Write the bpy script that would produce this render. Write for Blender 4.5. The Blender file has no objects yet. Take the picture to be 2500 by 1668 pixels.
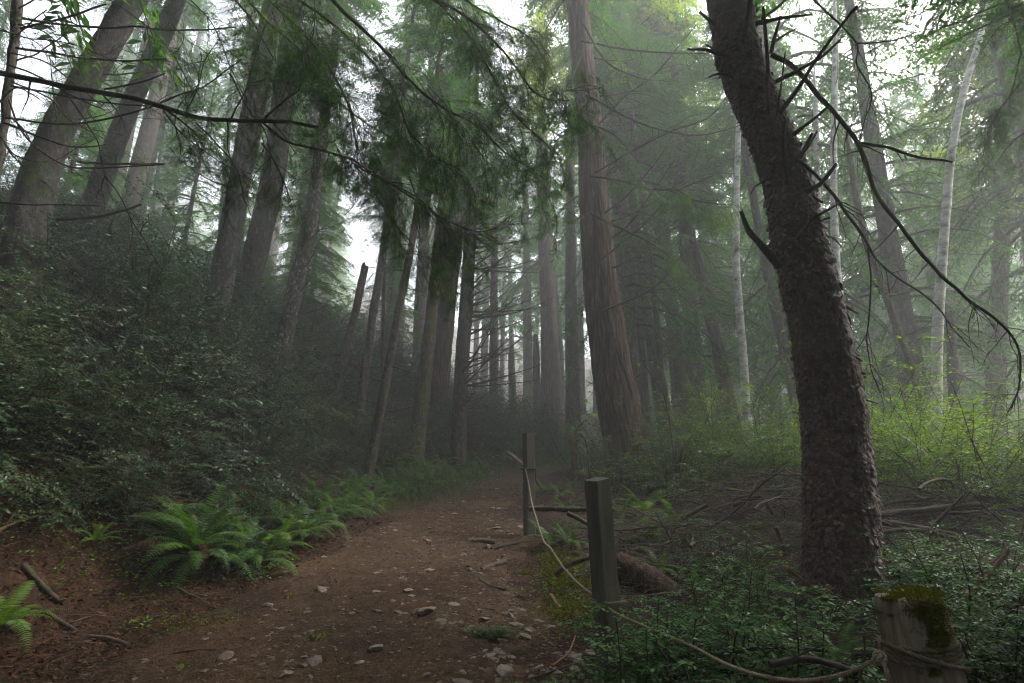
import bpy, math, random
import numpy as np
from mathutils import Vector, Matrix, Euler

rng = np.random.default_rng(11)
random.seed(11)
S = bpy.context.scene
COL = S.collection

# ------------------------------------------------------------------ camera, sky, sun, exposure
CAM_Z, PITCH, LENS = 1.35, math.radians(14.0), 20.0
FPX = 2500 * LENS / 36.0
cam_d = bpy.data.cameras.new("camera")
cam_d.lens, cam_d.sensor_width = LENS, 36.0
cam_d.clip_start, cam_d.clip_end = 0.05, 600.0
cam = bpy.data.objects.new("camera", cam_d)
cam.location = (0, 0, CAM_Z)
cam.rotation_euler = (math.radians(90) + PITCH, 0, 0)
COL.objects.link(cam)
S.camera = cam

SUN_EL, SUN_AZ = math.radians(46), math.radians(72)      # azimuth from +Y (ahead) towards +X (right)
world = bpy.data.worlds.new("World")
S.world = world
world.use_nodes = True
wn, wl = world.node_tree.nodes, world.node_tree.links
wn.clear()
sky = wn.new("ShaderNodeTexSky")
sky.sky_type = 'NISHITA'
sky.sun_disc = False
sky.sun_elevation = SUN_EL
sky.sun_rotation = SUN_AZ
sky.air_density, sky.dust_density, sky.ozone_density = 1.0, 6.0, 0.6
hs = wn.new("ShaderNodeHueSaturation")                    # overcast: the blue mostly washed out
hs.inputs["Saturation"].default_value = 0.42
bg = wn.new("ShaderNodeBackground")
bg.inputs["Strength"].default_value = 0.15
wo = wn.new("ShaderNodeOutputWorld")
wl.new(sky.outputs[0], hs.inputs["Color"])
wl.new(hs.outputs[0], bg.inputs[0])
wl.new(bg.outputs[0], wo.inputs[0])

sun_d = bpy.data.lights.new("sun", 'SUN')
sun_d.energy, sun_d.angle, sun_d.color = 1.3, math.radians(14), (1.0, 0.95, 0.86)
sun = bpy.data.objects.new("sun", sun_d)
sdir = Vector((math.sin(SUN_AZ) * math.cos(SUN_EL), math.cos(SUN_AZ) * math.cos(SUN_EL), math.sin(SUN_EL)))
sun.rotation_euler = sdir.to_track_quat('Z', 'Y').to_euler()
sun.location = (10, 10, 40)
COL.objects.link(sun)

S.view_settings.view_transform = 'Standard'
S.view_settings.look = 'None'
S.view_settings.exposure = 2.45
S.view_settings.gamma = 1
S.view_settings.use_curve_mapping = False
S.render.engine = 'CYCLES'
cy = S.cycles
cy.use_denoising = True
cy.denoiser = 'OPENIMAGEDENOISE'
cy.max_bounces, cy.diffuse_bounces, cy.glossy_bounces = 7, 4, 2
cy.transmission_bounces, cy.transparent_max_bounces, cy.volume_bounces = 3, 4, 1
cy.caustics_reflective = cy.caustics_refractive = False
cy.sample_clamp_indirect = 6.0
cy.use_adaptive_sampling = False
cy.adaptive_threshold = 0.012
cy.denoising_prefilter = 'ACCURATE'
cy.filter_width = 1.15
S.render.use_persistent_data = False

# ------------------------------------------------------------------ numeric helpers
def _hash(ix, iy, iz, seed):
    h = (ix.astype(np.int64) * 374761393 + iy.astype(np.int64) * 668265263 + iz.astype(np.int64) * 2147483647 + seed * 974711) & 0xFFFFFFFF
    h = ((h ^ (h >> 13)) * 1274126177) & 0xFFFFFFFF
    h = ((h ^ (h >> 16)) * 2246822519) & 0xFFFFFFFF
    return ((h ^ (h >> 15)) & 0xFFFFFF) / float(0xFFFFFF)

def vnoise(p, seed=0):
    f = np.floor(p); t = p - f; t = t * t * (3 - 2 * t); i = f.astype(np.int64)
    r = 0
    for a in (0, 1):
        for b in (0, 1):
            for c in (0, 1):
                w = (t[:, 0] if a else 1 - t[:, 0]) * (t[:, 1] if b else 1 - t[:, 1]) * (t[:, 2] if c else 1 - t[:, 2])
                r = r + w * _hash(i[:, 0] + a, i[:, 1] + b, i[:, 2] + c, seed)
    return r

def fbm(p, octaves=4, seed=0):
    r, amp, tot = 0, 1.0, 0.0
    for o in range(octaves):
        r = r + amp * vnoise(p * (2.03 ** o), seed + o * 17); tot += amp; amp *= 0.5
    return r / tot                                        # 0..1

def worley(p, seed=0):
    """distance to nearest and second nearest cell point, random of the nearest cell, offset to it"""
    i = np.floor(p).astype(np.int64)
    f1 = np.full(len(p), 9.0); f2 = np.full(len(p), 9.0); rid = np.zeros(len(p)); off = np.zeros((len(p), 3))
    for a in (-1, 0, 1):
        for b in (-1, 0, 1):
            for c in (-1, 0, 1):
                q = i + np.array((a, b, c))
                cp = q + np.stack([_hash(q[:, 0], q[:, 1], q[:, 2], seed + k) for k in (1, 2, 3)], 1)
                dv = p - cp; d = np.sqrt((dv ** 2).sum(1))
                nr = d < f1
                f2 = np.where(nr, f1, np.minimum(f2, d))
                rid = np.where(nr, _hash(q[:, 0], q[:, 1], q[:, 2], seed + 9), rid)
                off = np.where(nr[:, None], dv, off)
                f1 = np.where(nr, d, f1)
    return f1, f2, rid, off

def sstep(a, b, x):
    t = np.clip((x - a) / (b - a), 0, 1)
    return t * t * (3 - 2 * t)

def smooth_table(xs, ys, win):
    gx = np.arange(xs[0] - 5, xs[-1] + 5, 0.05)
    gy = np.interp(gx, xs, ys)
    k = max(3, int(win / 0.05)) | 1
    gy = np.convolve(np.pad(gy, k // 2, mode='edge'), np.ones(k) / k, 'valid')
    return lambda v: np.interp(v, gx, gy)

# ------------------------------------------------------------------ terrain
trail_c = smooth_table([-20, 0, 4.5, 7, 9, 12, 14, 16, 18, 20, 23, 27, 34], [-1.5, -1.4, -1.3, -1.1, -.95, -.8, -.65, -.2, .7, 2.1, 4.6, 8.7, 18], 1.6)
trail_w = smooth_table([-20, 4.5, 6.5, 9, 12, 18, 34], [4.1, 3.8, 2.9, 2.35, 2.0, 1.9, 1.9], 1.2)
trail_z = smooth_table([-40, 0, 4, 8, 13, 18, 22, 30, 60, 130], [-4, -.1, 0.02, .62, 1.15, 1.75, 2.05, 2.5, 4.5, 9], 2.5)
bank_l = smooth_table([0, .6, 1.0, 2.0, 4.0, 11, 20, 90], [0, .08, .25, .9, 2.1, 6.0, 8.0, 19], .4)
bank_r = smooth_table([0, .4, 1, 2, 4, 8, 20, 90], [0, .10, .08, .12, .15, .1, -.6, -4], .3)

def height(x, y):
    x = np.atleast_1d(np.asarray(x, float)); y = np.atleast_1d(np.asarray(y, float))
    x, y = np.broadcast_arrays(x, y)
    c, w = trail_c(y), trail_w(y) / 2
    z = trail_z(y).copy()
    dl, dr = (c - w) - x, x - (c + w)
    gate = 1 - sstep(19, 27, y)                           # the side banks give way to the back bank
    bl = np.where(dl > 0, bank_l(np.maximum(dl, 0)), 0)
    xx = np.maximum(-3.5 - x, 0)
    z = z + bl * gate + (1 - gate) * np.minimum(xx * .35, 9)
    z = z + np.where(dr > 0, bank_r(np.maximum(dr, 0)), 0) * gate
    yb = 24.5 + .75 * np.clip(x - .5, 0, 22)
    back = sstep(0, 10, y - yb) * 2.7 + np.clip(y - yb - 8, 0, 80) * .05
    z = z + back * (1 - .6 * sstep(6, 16, x))
    r_ = np.sqrt(x * x + y * y)
    z = z + sstep(72, 112, r_) * (y > 0) * 15                # far hillside, added to tone down the white sky low between the trunks
    p = np.stack([x * .55, y * .55, np.zeros_like(x)], 1)
    rough = np.clip(np.maximum(dl, dr) * 1.2, 0, 1)
    z = z + (fbm(p, 3, 5) - .5) * (.08 + .45 * rough) * np.clip(1.4 - np.abs(y) / 80, .3, 1)
    p2 = np.stack([x * 3.1, y * 3.1, np.zeros_like(x)], 1)
    z = z + (fbm(p2, 2, 9) - .5) * (.025 + .10 * rough)
    return z

def hz(x, y):
    return float(height([x], [y])[0])

ct, st = math.cos(PITCH), math.sin(PITCH)

def ray(px, py):
    u, v = (px - 1250) / FPX, (834 - py) / FPX
    return u, ct - v * st, st + v * ct

def at(px, py, Y):
    a, b, c = ray(px, py)
    t = Y / b
    return Vector((a * t, Y, CAM_Z + c * t))

def ground_at(px, py, ymin=1.5, ymax=110):
    a, b, c = ray(px, py)
    Y = np.arange(ymin, ymax, .05)
    h = height(a / b * Y, Y); z = CAM_Z + c / b * Y
    k = np.argmax(z < h)
    if not (z < h).any():
        k = len(Y) - 1
    return Vector((a / b * Y[k], Y[k], h[k]))

def px_of(p):
    """pixel of a point, for choosing what is in view"""
    d = np.asarray(p, float) - np.array((0, 0, CAM_Z))
    fw = d[..., 1] * ct + d[..., 2] * st
    up = -d[..., 1] * st + d[..., 2] * ct
    fw = np.where(fw < .05, .05, fw)
    return 1250 + d[..., 0] / fw * FPX, 834 - up / fw * FPX, fw

# ------------------------------------------------------------------ mesh helpers
class MB:
    """collects vertices and faces, builds one mesh"""
    def __init__(self):
        self.v, self.f, self.m, self.s, self.n = [], [], [], [], 0
    def add(self, verts, faces, mi=0, smooth=True):
        verts = np.asarray(verts, np.float32).reshape(-1, 3); faces = np.asarray(faces, np.int32)
        if len(faces) == 0: return
        self.v.append(verts); self.f.append(faces + self.n)
        self.m.append(np.full(len(faces), mi, np.int32)); self.s.append(np.full(len(faces), smooth, bool))
        self.n += len(verts)
    def join(self, other, mat=None, mi=None):
        M = np.array(mat or Matrix.Identity(4), np.float32)
        off = self.n
        for v in other.v: self.v.append(v @ M[:3, :3].T + M[:3, 3]); self.n += len(v)
        for f, m, s in zip(other.f, other.m, other.s):
            self.f.append(f + off); self.m.append(m if mi is None else np.full(len(m), mi, np.int32)); self.s.append(s)
    def mesh(self, name, mats):
        me = bpy.data.meshes.new(name)
        V = np.concatenate(self.v)
        me.vertices.add(len(V)); me.vertices.foreach_set("co", V.ravel())
        tot = np.concatenate([np.full(len(f), f.shape[1], np.int32) for f in self.f])
        loops = np.concatenate([f.ravel() for f in self.f])
        start = np.concatenate([[0], np.cumsum(tot)[:-1]]).astype(np.int32)
        me.loops.add(len(loops)); me.loops.foreach_set("vertex_index", loops)
        me.polygons.add(len(tot)); me.polygons.foreach_set("loop_start", start); me.polygons.foreach_set("loop_total", tot)
        me.polygons.foreach_set("material_index", np.concatenate(self.m))
        me.polygons.foreach_set("use_smooth", np.concatenate(self.s))
        for m in (mats if isinstance(mats, (list, tuple)) else [mats]): me.materials.append(m)
        me.update(calc_edges=True)
        return me

def tag(o, label=None, category=None, group=None, kind=None):
    for k, v in (("label", label), ("category", category), ("group", group), ("kind", kind)):
        if v: o[k] = v
    return o

def link(name, me, parent=None, loc=(0, 0, 0), rot=None, scale=None):
    o = bpy.data.objects.new(name, me)
    COL.objects.link(o)
    if parent is not None: o.parent = parent
    o.location = loc
    if rot is not None:
        if isinstance(rot, Matrix): o.rotation_euler = rot.to_euler()
        else: o.rotation_euler = rot
    if scale is not None: o.scale = (scale,) * 3 if np.isscalar(scale) else scale
    return o

def empty(name, loc, label, category, group=None):
    o = bpy.data.objects.new(name, None)
    COL.objects.link(o); o.location = loc; o.empty_display_size = .2
    return tag(o, label, category, group)

def frames(P):
    """parallel transported frames along a polyline"""
    P = np.asarray(P, float)
    T = np.gradient(P, axis=0); T /= np.linalg.norm(T, axis=1)[:, None] + 1e-9
    N = np.zeros_like(P)
    a = np.array((0, 0, 1.0)) if abs(T[0, 2]) < .9 else np.array((1.0, 0, 0))
    n = np.cross(np.cross(T[0], a), T[0]); N[0] = n / np.linalg.norm(n)
    for i in range(1, len(P)):
        n = N[i - 1] - T[i] * np.dot(N[i - 1], T[i]); N[i] = n / (np.linalg.norm(n) + 1e-9)
    return T, N, np.cross(T, N)

def tube(mb, P, R, sides=6, mi=0, cap=True, jitter=0.0):
    P = np.asarray(P, float); n = len(P)
    R = np.broadcast_to(np.asarray(R, float), (n,))
    T, N, B = frames(P)
    a = np.arange(sides) * 2 * math.pi / sides
    rr = R[:, None] * (1 + (jitter * (rng.random((n, sides)) - .5) if jitter else 0))
    V = P[:, None, :] + rr[..., None] * (np.cos(a)[None, :, None] * N[:, None, :] + np.sin(a)[None, :, None] * B[:, None, :])
    i = np.arange(n - 1)[:, None] * sides; j = np.arange(sides)[None, :]; k = (j + 1) % sides
    F = np.stack([i + j, i + k, i + sides + k, i + sides + j], -1).reshape(-1, 4)
    mb.add(V.reshape(-1, 3), F, mi)
    if cap and sides > 3:
        for r0, rev in ((0, True), (n - 1, False)):
            ring = V[r0]; c = ring.mean(0)
            vv = np.vstack([ring, c]); jj = np.arange(sides)
            ff = np.stack([jj, (jj + 1) % sides, np.full(sides, sides)], 1)
            mb.add(vv, ff[:, ::-1] if rev else ff, mi, False)

def curve_pts(p0, d, length, n=8, droop=0.0, wob=0.1, rise=0.0):
    """a wandering branch line"""
    d = np.asarray(d, float); d = d / np.linalg.norm(d)
    P = [np.asarray(p0, float)]; st_ = length / (n - 1)
    for i in range(n - 1):
        d = d + rng.normal(0, wob, 3) * .5 + np.array((0, 0, rise - droop)) / (n - 1)
        d /= np.linalg.norm(d); P.append(P[-1] + d * st_)
    return np.array(P)

def spline(P, n):
    """Catmull-Rom through the given points"""
    P = np.asarray([tuple(p) for p in P], float); Q = np.vstack([2 * P[0] - P[1], P, 2 * P[-1] - P[-2]])
    out = []
    for s in np.linspace(0, len(P) - 1 - 1e-6, n):
        i = int(s); t = s - i
        a, b, c, d = Q[i], Q[i + 1], Q[i + 2], Q[i + 3]
        out.append(.5 * ((2 * b) + (-a + c) * t + (2 * a - 5 * b + 4 * c - d) * t * t + (-a + 3 * b - 3 * c + d) * t ** 3))
    return np.array(out)

def place_leaves(mb, base_v, base_f, pos, xdir, normal, scale, mi=0, smooth=False):
    """copies of a small leaf shape: x axis along xdir, z axis near normal"""
    pos = np.asarray(pos, float); x = np.asarray(xdir, float)
    x = x / (np.linalg.norm(x, axis=1)[:, None] + 1e-9)
    z = np.asarray(normal, float); y = np.cross(z, x); y /= np.linalg.norm(y, axis=1)[:, None] + 1e-9
    z = np.cross(x, y)
    b = np.asarray(base_v, float)
    sc = np.broadcast_to(np.asarray(scale, float), (len(pos),))
    V = pos[:, None, :] + sc[:, None, None] * (b[None, :, 0:1] * x[:, None] + b[None, :, 1:2] * y[:, None] + b[None, :, 2:3] * z[:, None])
    F = (np.asarray(base_f)[None] + (np.arange(len(pos)) * len(b))[:, None, None]).reshape(-1, len(base_f[0]))
    mb.add(V.reshape(-1, 3), F, mi, smooth)

LEAF_V = [(0, 0, 0), (.45, .27, .05), (1, 0, -.03), (.45, -.27, .05)]
LEAF_F = [(0, 2, 1), (0, 3, 2)]
NEED_V = [(0, -.075, 0), (.85, -.07, 0), (1, .0, -.03), (.8, .075, 0), (0, .07, 0)]
NEED_F = [(0, 1, 2, 3)]
# ------------------------------------------------------------------ materials
def new_mat(name):
    m = bpy.data.materials.new(name); m.use_nodes = True
    nt = m.node_tree; nt.nodes.clear()
    out = nt.nodes.new("ShaderNodeOutputMaterial")
    return m, nt, nt.nodes, nt.links, out

def N(nodes, kind, **kw):
    n = nodes.new(kind)
    for k, v in kw.items():
        if k in n.inputs: n.inputs[k].default_value = v
        else: setattr(n, k, v)
    return n

def ramp(nodes, stops):
    r = nodes.new("ShaderNodeValToRGB"); e = r.color_ramp.elements
    while len(e) < len(stops): e.new(.5)
    for el, (p, c) in zip(e, stops):
        el.position = p; el.color = (*c, 1)
    return r

def coords(nodes, links, scale=(1, 1, 1), kind="Object"):
    tc = nodes.new("ShaderNodeTexCoord"); mp = nodes.new("ShaderNodeMapping")
    mp.inputs["Scale"].default_value = scale
    links.new(tc.outputs[kind], mp.inputs["Vector"])
    return mp.outputs[0]

def bark_mat(name, cols, stretch=.25, scale=14, bump=.5, moss=0.0, moss_col=(.06, .075, .012), rough=.85, fine=60, lichen=0.0, spec=.25):
    m, nt, nd, lk, out = new_mat(name)
    v = coords(nd, lk, (1, 1, stretch))
    n1 = N(nd, "ShaderNodeTexNoise", Scale=scale, Detail=8.0, Roughness=.65); lk.new(v, n1.inputs["Vector"])
    r = ramp(nd, [(.30, cols[0]), (.5, cols[1]), (.72, cols[2])]); lk.new(n1.outputs["Fac"], r.inputs[0])
    col = r.outputs[0]
    v2 = coords(nd, lk, (1, 1, .6))
    n2 = N(nd, "ShaderNodeTexNoise", Scale=2.3, Detail=5.0, Roughness=.6); lk.new(v2, n2.inputs["Vector"])
    if lichen:
        rl = ramp(nd, [(.52, (0, 0, 0)), (.62, (lichen,) * 3)]); nl = N(nd, "ShaderNodeTexNoise", Scale=17.0, Detail=8.0, Roughness=.75)
        lk.new(v2, nl.inputs["Vector"]); lk.new(nl.outputs["Fac"], rl.inputs[0])
        mx = N(nd, "ShaderNodeMixRGB"); lk.new(rl.outputs[0], mx.inputs[0]); lk.new(col, mx.inputs[1]); mx.inputs[2].default_value = (.30, .31, .28, 1)
        col = mx.outputs[0]
    if moss:
        rm = ramp(nd, [(.62 - .35 * moss, (0, 0, 0)), (.74 - .2 * moss, (1, 1, 1))]); lk.new(n2.outputs["Fac"], rm.inputs[0])
        mx = N(nd, "ShaderNodeMixRGB"); lk.new(rm.outputs[0], mx.inputs[0]); lk.new(col, mx.inputs[1]); mx.inputs[2].default_value = (*moss_col, 1)
        col = mx.outputs[0]
    nf = N(nd, "ShaderNodeTexNoise", Scale=fine, Detail=5.0, Roughness=.7); lk.new(v, nf.inputs["Vector"])
    ad = N(nd, "ShaderNodeMath", operation='ADD'); lk.new(n1.outputs["Fac"], ad.inputs[0]); lk.new(nf.outputs["Fac"], ad.inputs[1])
    b = N(nd, "ShaderNodeBump", Strength=bump, Distance=.03); lk.new(ad.outputs[0], b.inputs["Height"])
    p = N(nd, "ShaderNodeBsdfPrincipled", Roughness=rough); p.inputs["Specular IOR Level"].default_value = spec
    lk.new(col, p.inputs["Base Color"]); lk.new(b.outputs[0], p.inputs["Normal"]); lk.new(p.outputs[0], out.inputs[0])
    return m

def leaf_mat(name, cols, rough=.4, trans=.35, tcol=None, spec=.5):
    """leaf with its own tint per leaf and per plant; light passes through it"""
    m, nt, nd, lk, out = new_mat(name)
    g = nd.new("ShaderNodeNewGeometry"); oi = nd.new("ShaderNodeObjectInfo")
    mx = N(nd, "ShaderNodeMath", operation='MULTIPLY'); mx.inputs[1].default_value = .65
    lk.new(g.outputs["Random Per Island"], mx.inputs[0])
    m2 = N(nd, "ShaderNodeMath", operation='MULTIPLY_ADD'); m2.inputs[1].default_value = .35
    lk.new(oi.outputs["Random"], m2.inputs[0]); lk.new(mx.outputs[0], m2.inputs[2])
    n = len(cols); r = ramp(nd, [(i / (n - 1), c) for i, c in enumerate(cols)]); lk.new(m2.outputs[0], r.inputs[0])
    p = N(nd, "ShaderNodeBsdfPrincipled", Roughness=rough); p.inputs["Specular IOR Level"].default_value = spec
    lk.new(r.outputs[0], p.inputs["Base Color"])
    t = nd.new("ShaderNodeBsdfTranslucent")
    hs_ = N(nd, "ShaderNodeHueSaturation", Hue=.485, Saturation=1.15, Value=1.7); lk.new(r.outputs[0], hs_.inputs["Color"]); lk.new(hs_.outputs[0], t.inputs[0])
    ms = nd.new("ShaderNodeMixShader"); ms.inputs[0].default_value = trans
    lk.new(p.outputs[0], ms.inputs[1]); lk.new(t.outputs[0], ms.inputs[2]); lk.new(ms.outputs[0], out.inputs[0])
    return m

def plain_mat(name, c1, c2, scale=8, rough=.8, bump=.3, stretch=1.0, spec=.3, dist=.01):
    m, nt, nd, lk, out = new_mat(name)
    v = coords(nd, lk, (1, 1, stretch))
    n1 = N(nd, "ShaderNodeTexNoise", Scale=scale, Detail=7.0, Roughness=.65); lk.new(v, n1.inputs["Vector"])
    oi = nd.new("ShaderNodeObjectInfo")
    r = ramp(nd, [(.3, c1), (.7, c2)]); lk.new(n1.outputs["Fac"], r.inputs[0])
    hv = N(nd, "ShaderNodeHueSaturation"); lk.new(r.outputs[0], hv.inputs["Color"])
    mr = N(nd, "ShaderNodeMapRange"); mr.inputs["To Min"].default_value = .72; mr.inputs["To Max"].default_value = 1.25
    lk.new(oi.outputs["Random"], mr.inputs[0]); lk.new(mr.outputs[0], hv.inputs["Value"])
    b = N(nd, "ShaderNodeBump", Strength=bump, Distance=dist); lk.new(n1.outputs["Fac"], b.inputs["Height"])
    p = N(nd, "ShaderNodeBsdfPrincipled", Roughness=rough); p.inputs["Specular IOR Level"].default_value = spec
    lk.new(hv.outputs[0], p.inputs["Base Color"]); lk.new(b.outputs[0], p.inputs["Normal"]); lk.new(p.outputs[0], out.inputs[0])
    return m

def soil_mat(name, cols, scale, moss, bump=.6):
    m, nt, nd, lk, out = new_mat(name)
    v = coords(nd, lk)
    n1 = N(nd, "ShaderNodeTexNoise", Scale=scale, Detail=10.0, Roughness=.72); lk.new(v, n1.inputs["Vector"])
    n2 = N(nd, "ShaderNodeTexNoise", Scale=.9, Detail=6.0, Roughness=.65); lk.new(v, n2.inputs["Vector"])
    n3 = N(nd, "ShaderNodeTexVoronoi", Scale=scale * 3.2); lk.new(v, n3.inputs["Vector"])
    mxf = N(nd, "ShaderNodeMath", operation='MULTIPLY_ADD'); mxf.inputs[1].default_value = .55
    lk.new(n2.outputs["Fac"], mxf.inputs[0])
    h = N(nd, "ShaderNodeMath", operation='MULTIPLY'); h.inputs[1].default_value = .5; lk.new(n1.outputs["Fac"], h.inputs[0]); lk.new(h.outputs[0], mxf.inputs[2])
    r = ramp(nd, [(.36, cols[0]), (.5, cols[1]), (.6, cols[2]), (.72, cols[3])]); lk.new(mxf.outputs[0], r.inputs[0])
    gr = N(nd, "ShaderNodeMixRGB", blend_type='MULTIPLY'); gr.inputs[0].default_value = .55
    rv = ramp(nd, [(0, (1.0, .95, .9)), (1, (.45, .42, .4))]); lk.new(n3.outputs["Color"], rv.inputs[0])
    lk.new(r.outputs[0], gr.inputs[1]); lk.new(rv.outputs[0], gr.inputs[2])
    col = gr.outputs[0]
    if moss:
        n4 = N(nd, "ShaderNodeTexNoise", Scale=1.6, Detail=7.0, Roughness=.7); lk.new(coords(nd, lk, (1, 1, 1)), n4.inputs["Vector"])
        rm = ramp(nd, [(.60 - moss * .1, (0, 0, 0)), (.68 - moss * .1, (.8, .8, .8))]); lk.new(n4.outputs["Fac"], rm.inputs[0])
        mx = N(nd, "ShaderNodeMixRGB"); lk.new(rm.outputs[0], mx.inputs[0]); lk.new(col, mx.inputs[1]); mx.inputs[2].default_value = (.035, .05, .012, 1)
        col = mx.outputs[0]
    ad = N(nd, "ShaderNodeMath", operation='ADD'); lk.new(n1.outputs["Fac"], ad.inputs[0]); lk.new(n3.outputs["Distance"], ad.inputs[1])
    b = N(nd, "ShaderNodeBump", Strength=bump, Distance=.03); lk.new(ad.outputs[0], b.inputs["Height"])
    p = N(nd, "ShaderNodeBsdfPrincipled", Roughness=.9); p.inputs["Specular IOR Level"].default_value = .2
    lk.new(col, p.inputs["Base Color"]); lk.new(b.outputs[0], p.inputs["Normal"]); lk.new(p.outputs[0], out.inputs[0])
    return m

def scale_bark(name):
    m, nt, nd, lk, out = new_mat(name)
    v = coords(nd, lk, (1, 1, .85))
    w = N(nd, "ShaderNodeTexNoise", Scale=9.0, Detail=4.0); lk.new(v, w.inputs["Vector"])
    mx = N(nd, "ShaderNodeMixRGB"); mx.inputs[0].default_value = .16; lk.new(v, mx.inputs[1]); lk.new(w.outputs["Color"], mx.inputs[2])
    vo = N(nd, "ShaderNodeTexVoronoi", Scale=24.0); lk.new(mx.outputs[0], vo.inputs["Vector"])
    ve = N(nd, "ShaderNodeTexVoronoi", Scale=24.0, feature='DISTANCE_TO_EDGE'); lk.new(mx.outputs[0], ve.inputs["Vector"])
    n1 = N(nd, "ShaderNodeTexNoise", Scale=38.0, Detail=6.0, Roughness=.7); lk.new(v, n1.inputs["Vector"])
    n2 = N(nd, "ShaderNodeTexNoise", Scale=1.7, Detail=4.0); lk.new(v, n2.inputs["Vector"])
    sp = nd.new("ShaderNodeSeparateColor"); lk.new(vo.outputs["Color"], sp.inputs[0])
    a = N(nd, "ShaderNodeMath", operation='MULTIPLY_ADD'); a.inputs[1].default_value = .24; lk.new(sp.outputs[0], a.inputs[0])
    h = N(nd, "ShaderNodeMath", operation='MULTIPLY'); h.inputs[1].default_value = .8; lk.new(n1.outputs["Fac"], h.inputs[0]); lk.new(h.outputs[0], a.inputs[2])
    r = ramp(nd, [(.25, (.012, .006, .004)), (.5, (.052, .023, .013)), (.66, (.10, .052, .032)), (.82, (.17, .105, .072))]); lk.new(a.outputs[0], r.inputs[0])
    rm = ramp(nd, [(.50, (0, 0, 0)), (.66, (.35, .35, .35))]); lk.new(n2.outputs["Fac"], rm.inputs[0])
    m3 = N(nd, "ShaderNodeMixRGB"); lk.new(rm.outputs[0], m3.inputs[0]); lk.new(r.outputs[0], m3.inputs[1]); m3.inputs[2].default_value = (.06, .055, .022, 1)
    re = ramp(nd, [(0, (.25, .22, .2)), (.10, (1, 1, 1))]); lk.new(ve.outputs["Distance"], re.inputs[0])
    m4 = N(nd, "ShaderNodeMixRGB", blend_type='MULTIPLY'); m4.inputs[0].default_value = .5; lk.new(m3.outputs[0], m4.inputs[1]); lk.new(re.outputs[0], m4.inputs[2])
    ad = N(nd, "ShaderNodeMath", operation='ADD'); lk.new(n1.outputs["Fac"], ad.inputs[0]); lk.new(re.outputs[0], ad.inputs[1])
    b = N(nd, "ShaderNodeBump", Strength=.8, Distance=.012); lk.new(ad.outputs[0], b.inputs["Height"])
    p = N(nd, "ShaderNodeBsdfPrincipled", Roughness=.62); p.inputs["Specular IOR Level"].default_value = .45
    lk.new(m4.outputs[0], p.inputs["Base Color"]); lk.new(b.outputs[0], p.inputs["Normal"]); lk.new(p.outputs[0], out.inputs[0])
    return m

M = {}
M['ground'] = soil_mat("forest_soil", [(.011, .007, .005), (.028, .014, .008), (.05, .023, .012), (.075, .037, .020)], 9, .2)
M['trail'] = soil_mat("trail_dirt", [(.019, .011, .006), (.047, .027, .014), (.080, .048, .026), (.12, .080, .050)], 16, 0, .4)
M['huckle_bank'] = leaf_mat("bank_shrub_leaves", [(.008, .032, .012), (.014, .05, .016), (.026, .072, .018), (.06, .088, .016)], .45, .26, spec=.4)
M['spruce_bark'] = scale_bark("spruce_bark")
M['redwood_bark'] = bark_mat("redwood_bark", [(.014, .007, .005), (.055, .029, .020), (.155, .105, .080)], .10, 18, 1.0, .05, rough=.9)
M['grey_bark'] = bark_mat("grey_bark", [(.007, .0055, .0045), (.020, .016, .013), (.052, .044, .038)], .3, 15, .9, .2, (.018, .022, .007), .75, 70, .22, spec=.35)
M['dark_bark'] = bark_mat("dark_bark", [(.015, .011, .009), (.045, .034, .027), (.10, .08, .068)], .3, 14, .6, .22, (.05, .055, .012), .8, 60, .25)
M['mossy_bark'] = bark_mat("mossy_bark", [(.02, .017, .011), (.055, .047, .032), (.12, .11, .085)], .4, 12, .7, .5, (.062, .064, .012), .9, 50, .3)
M['spotted_bark'] = bark_mat("lichen_spotted_bark", [(.014, .011, .009), (.042, .034, .028), (.10, .088, .076)], .5, 12, .8, .28, (.045, .05, .012), .85, 60, .75)
M['brown_post'] = plain_mat("brown_post_wood", (.07, .036, .020), (.15, .085, .05), 12, .85, .3, .15, .25)
M['alder_bark'] = bark_mat("alder_bark", [(.12, .11, .10), (.42, .42, .39), (.66, .66, .62)], 1.6, 5, .3, .12, (.05, .06, .018), .8, 50, 0)
M['dead_wood'] = plain_mat("dead_wood", (.022, .017, .013), (.075, .06, .048), 20, .85, .5, .4)
M['mossy_stick'] = plain_mat("mossy_stick", (.018, .02, .010), (.06, .058, .034), 20, .85, .5, .4)
M['dry_stick'] = plain_mat("dry_stick", (.035, .024, .017), (.12, .09, .068), 16, .85, .5, .3)
M['red_stick'] = plain_mat("red_stick", (.09, .04, .022), (.22, .12, .075), 16, .8, .4, .3)
M['twig'] = plain_mat("twig_bark", (.022, .015, .010), (.06, .042, .03), 30, .85, .2)
M['stone'] = plain_mat("stone", (.075, .06, .048), (.25, .205, .165), 9, .85, .5, 1.0, .3)
M['pebble'] = plain_mat("pebble", (.07, .052, .04), (.24, .19, .15), 6, .9, .3)
M['post'] = plain_mat("weathered_post", (.045, .043, .033), (.115, .108, .085), 12, .85, .35, .12, .25)
M['stump_wood'] = plain_mat("weathered_log", (.08, .055, .035), (.36, .30, .23), 14, .75, .5, .10, .35)
M['moss'] = leaf_mat("moss", [(.05, .062, .006), (.10, .115, .012), (.16, .165, .02)], .9, .3, spec=.1)
M['rope'] = plain_mat("rope_fibre", (.13, .105, .07), (.31, .26, .185), 60, .9, .5, 1.0, .15, .003)
M['pale_rope'] = plain_mat("pale_rope_fibre", (.14, .11, .08), (.28, .23, .175), 60, .9, .5, 1.0, .15, .003)
M['needle'] = leaf_mat("conifer_needles", [(.008, .038, .004), (.018, .070, .007), (.040, .11, .008)], .5, .40, spec=.3)
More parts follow.
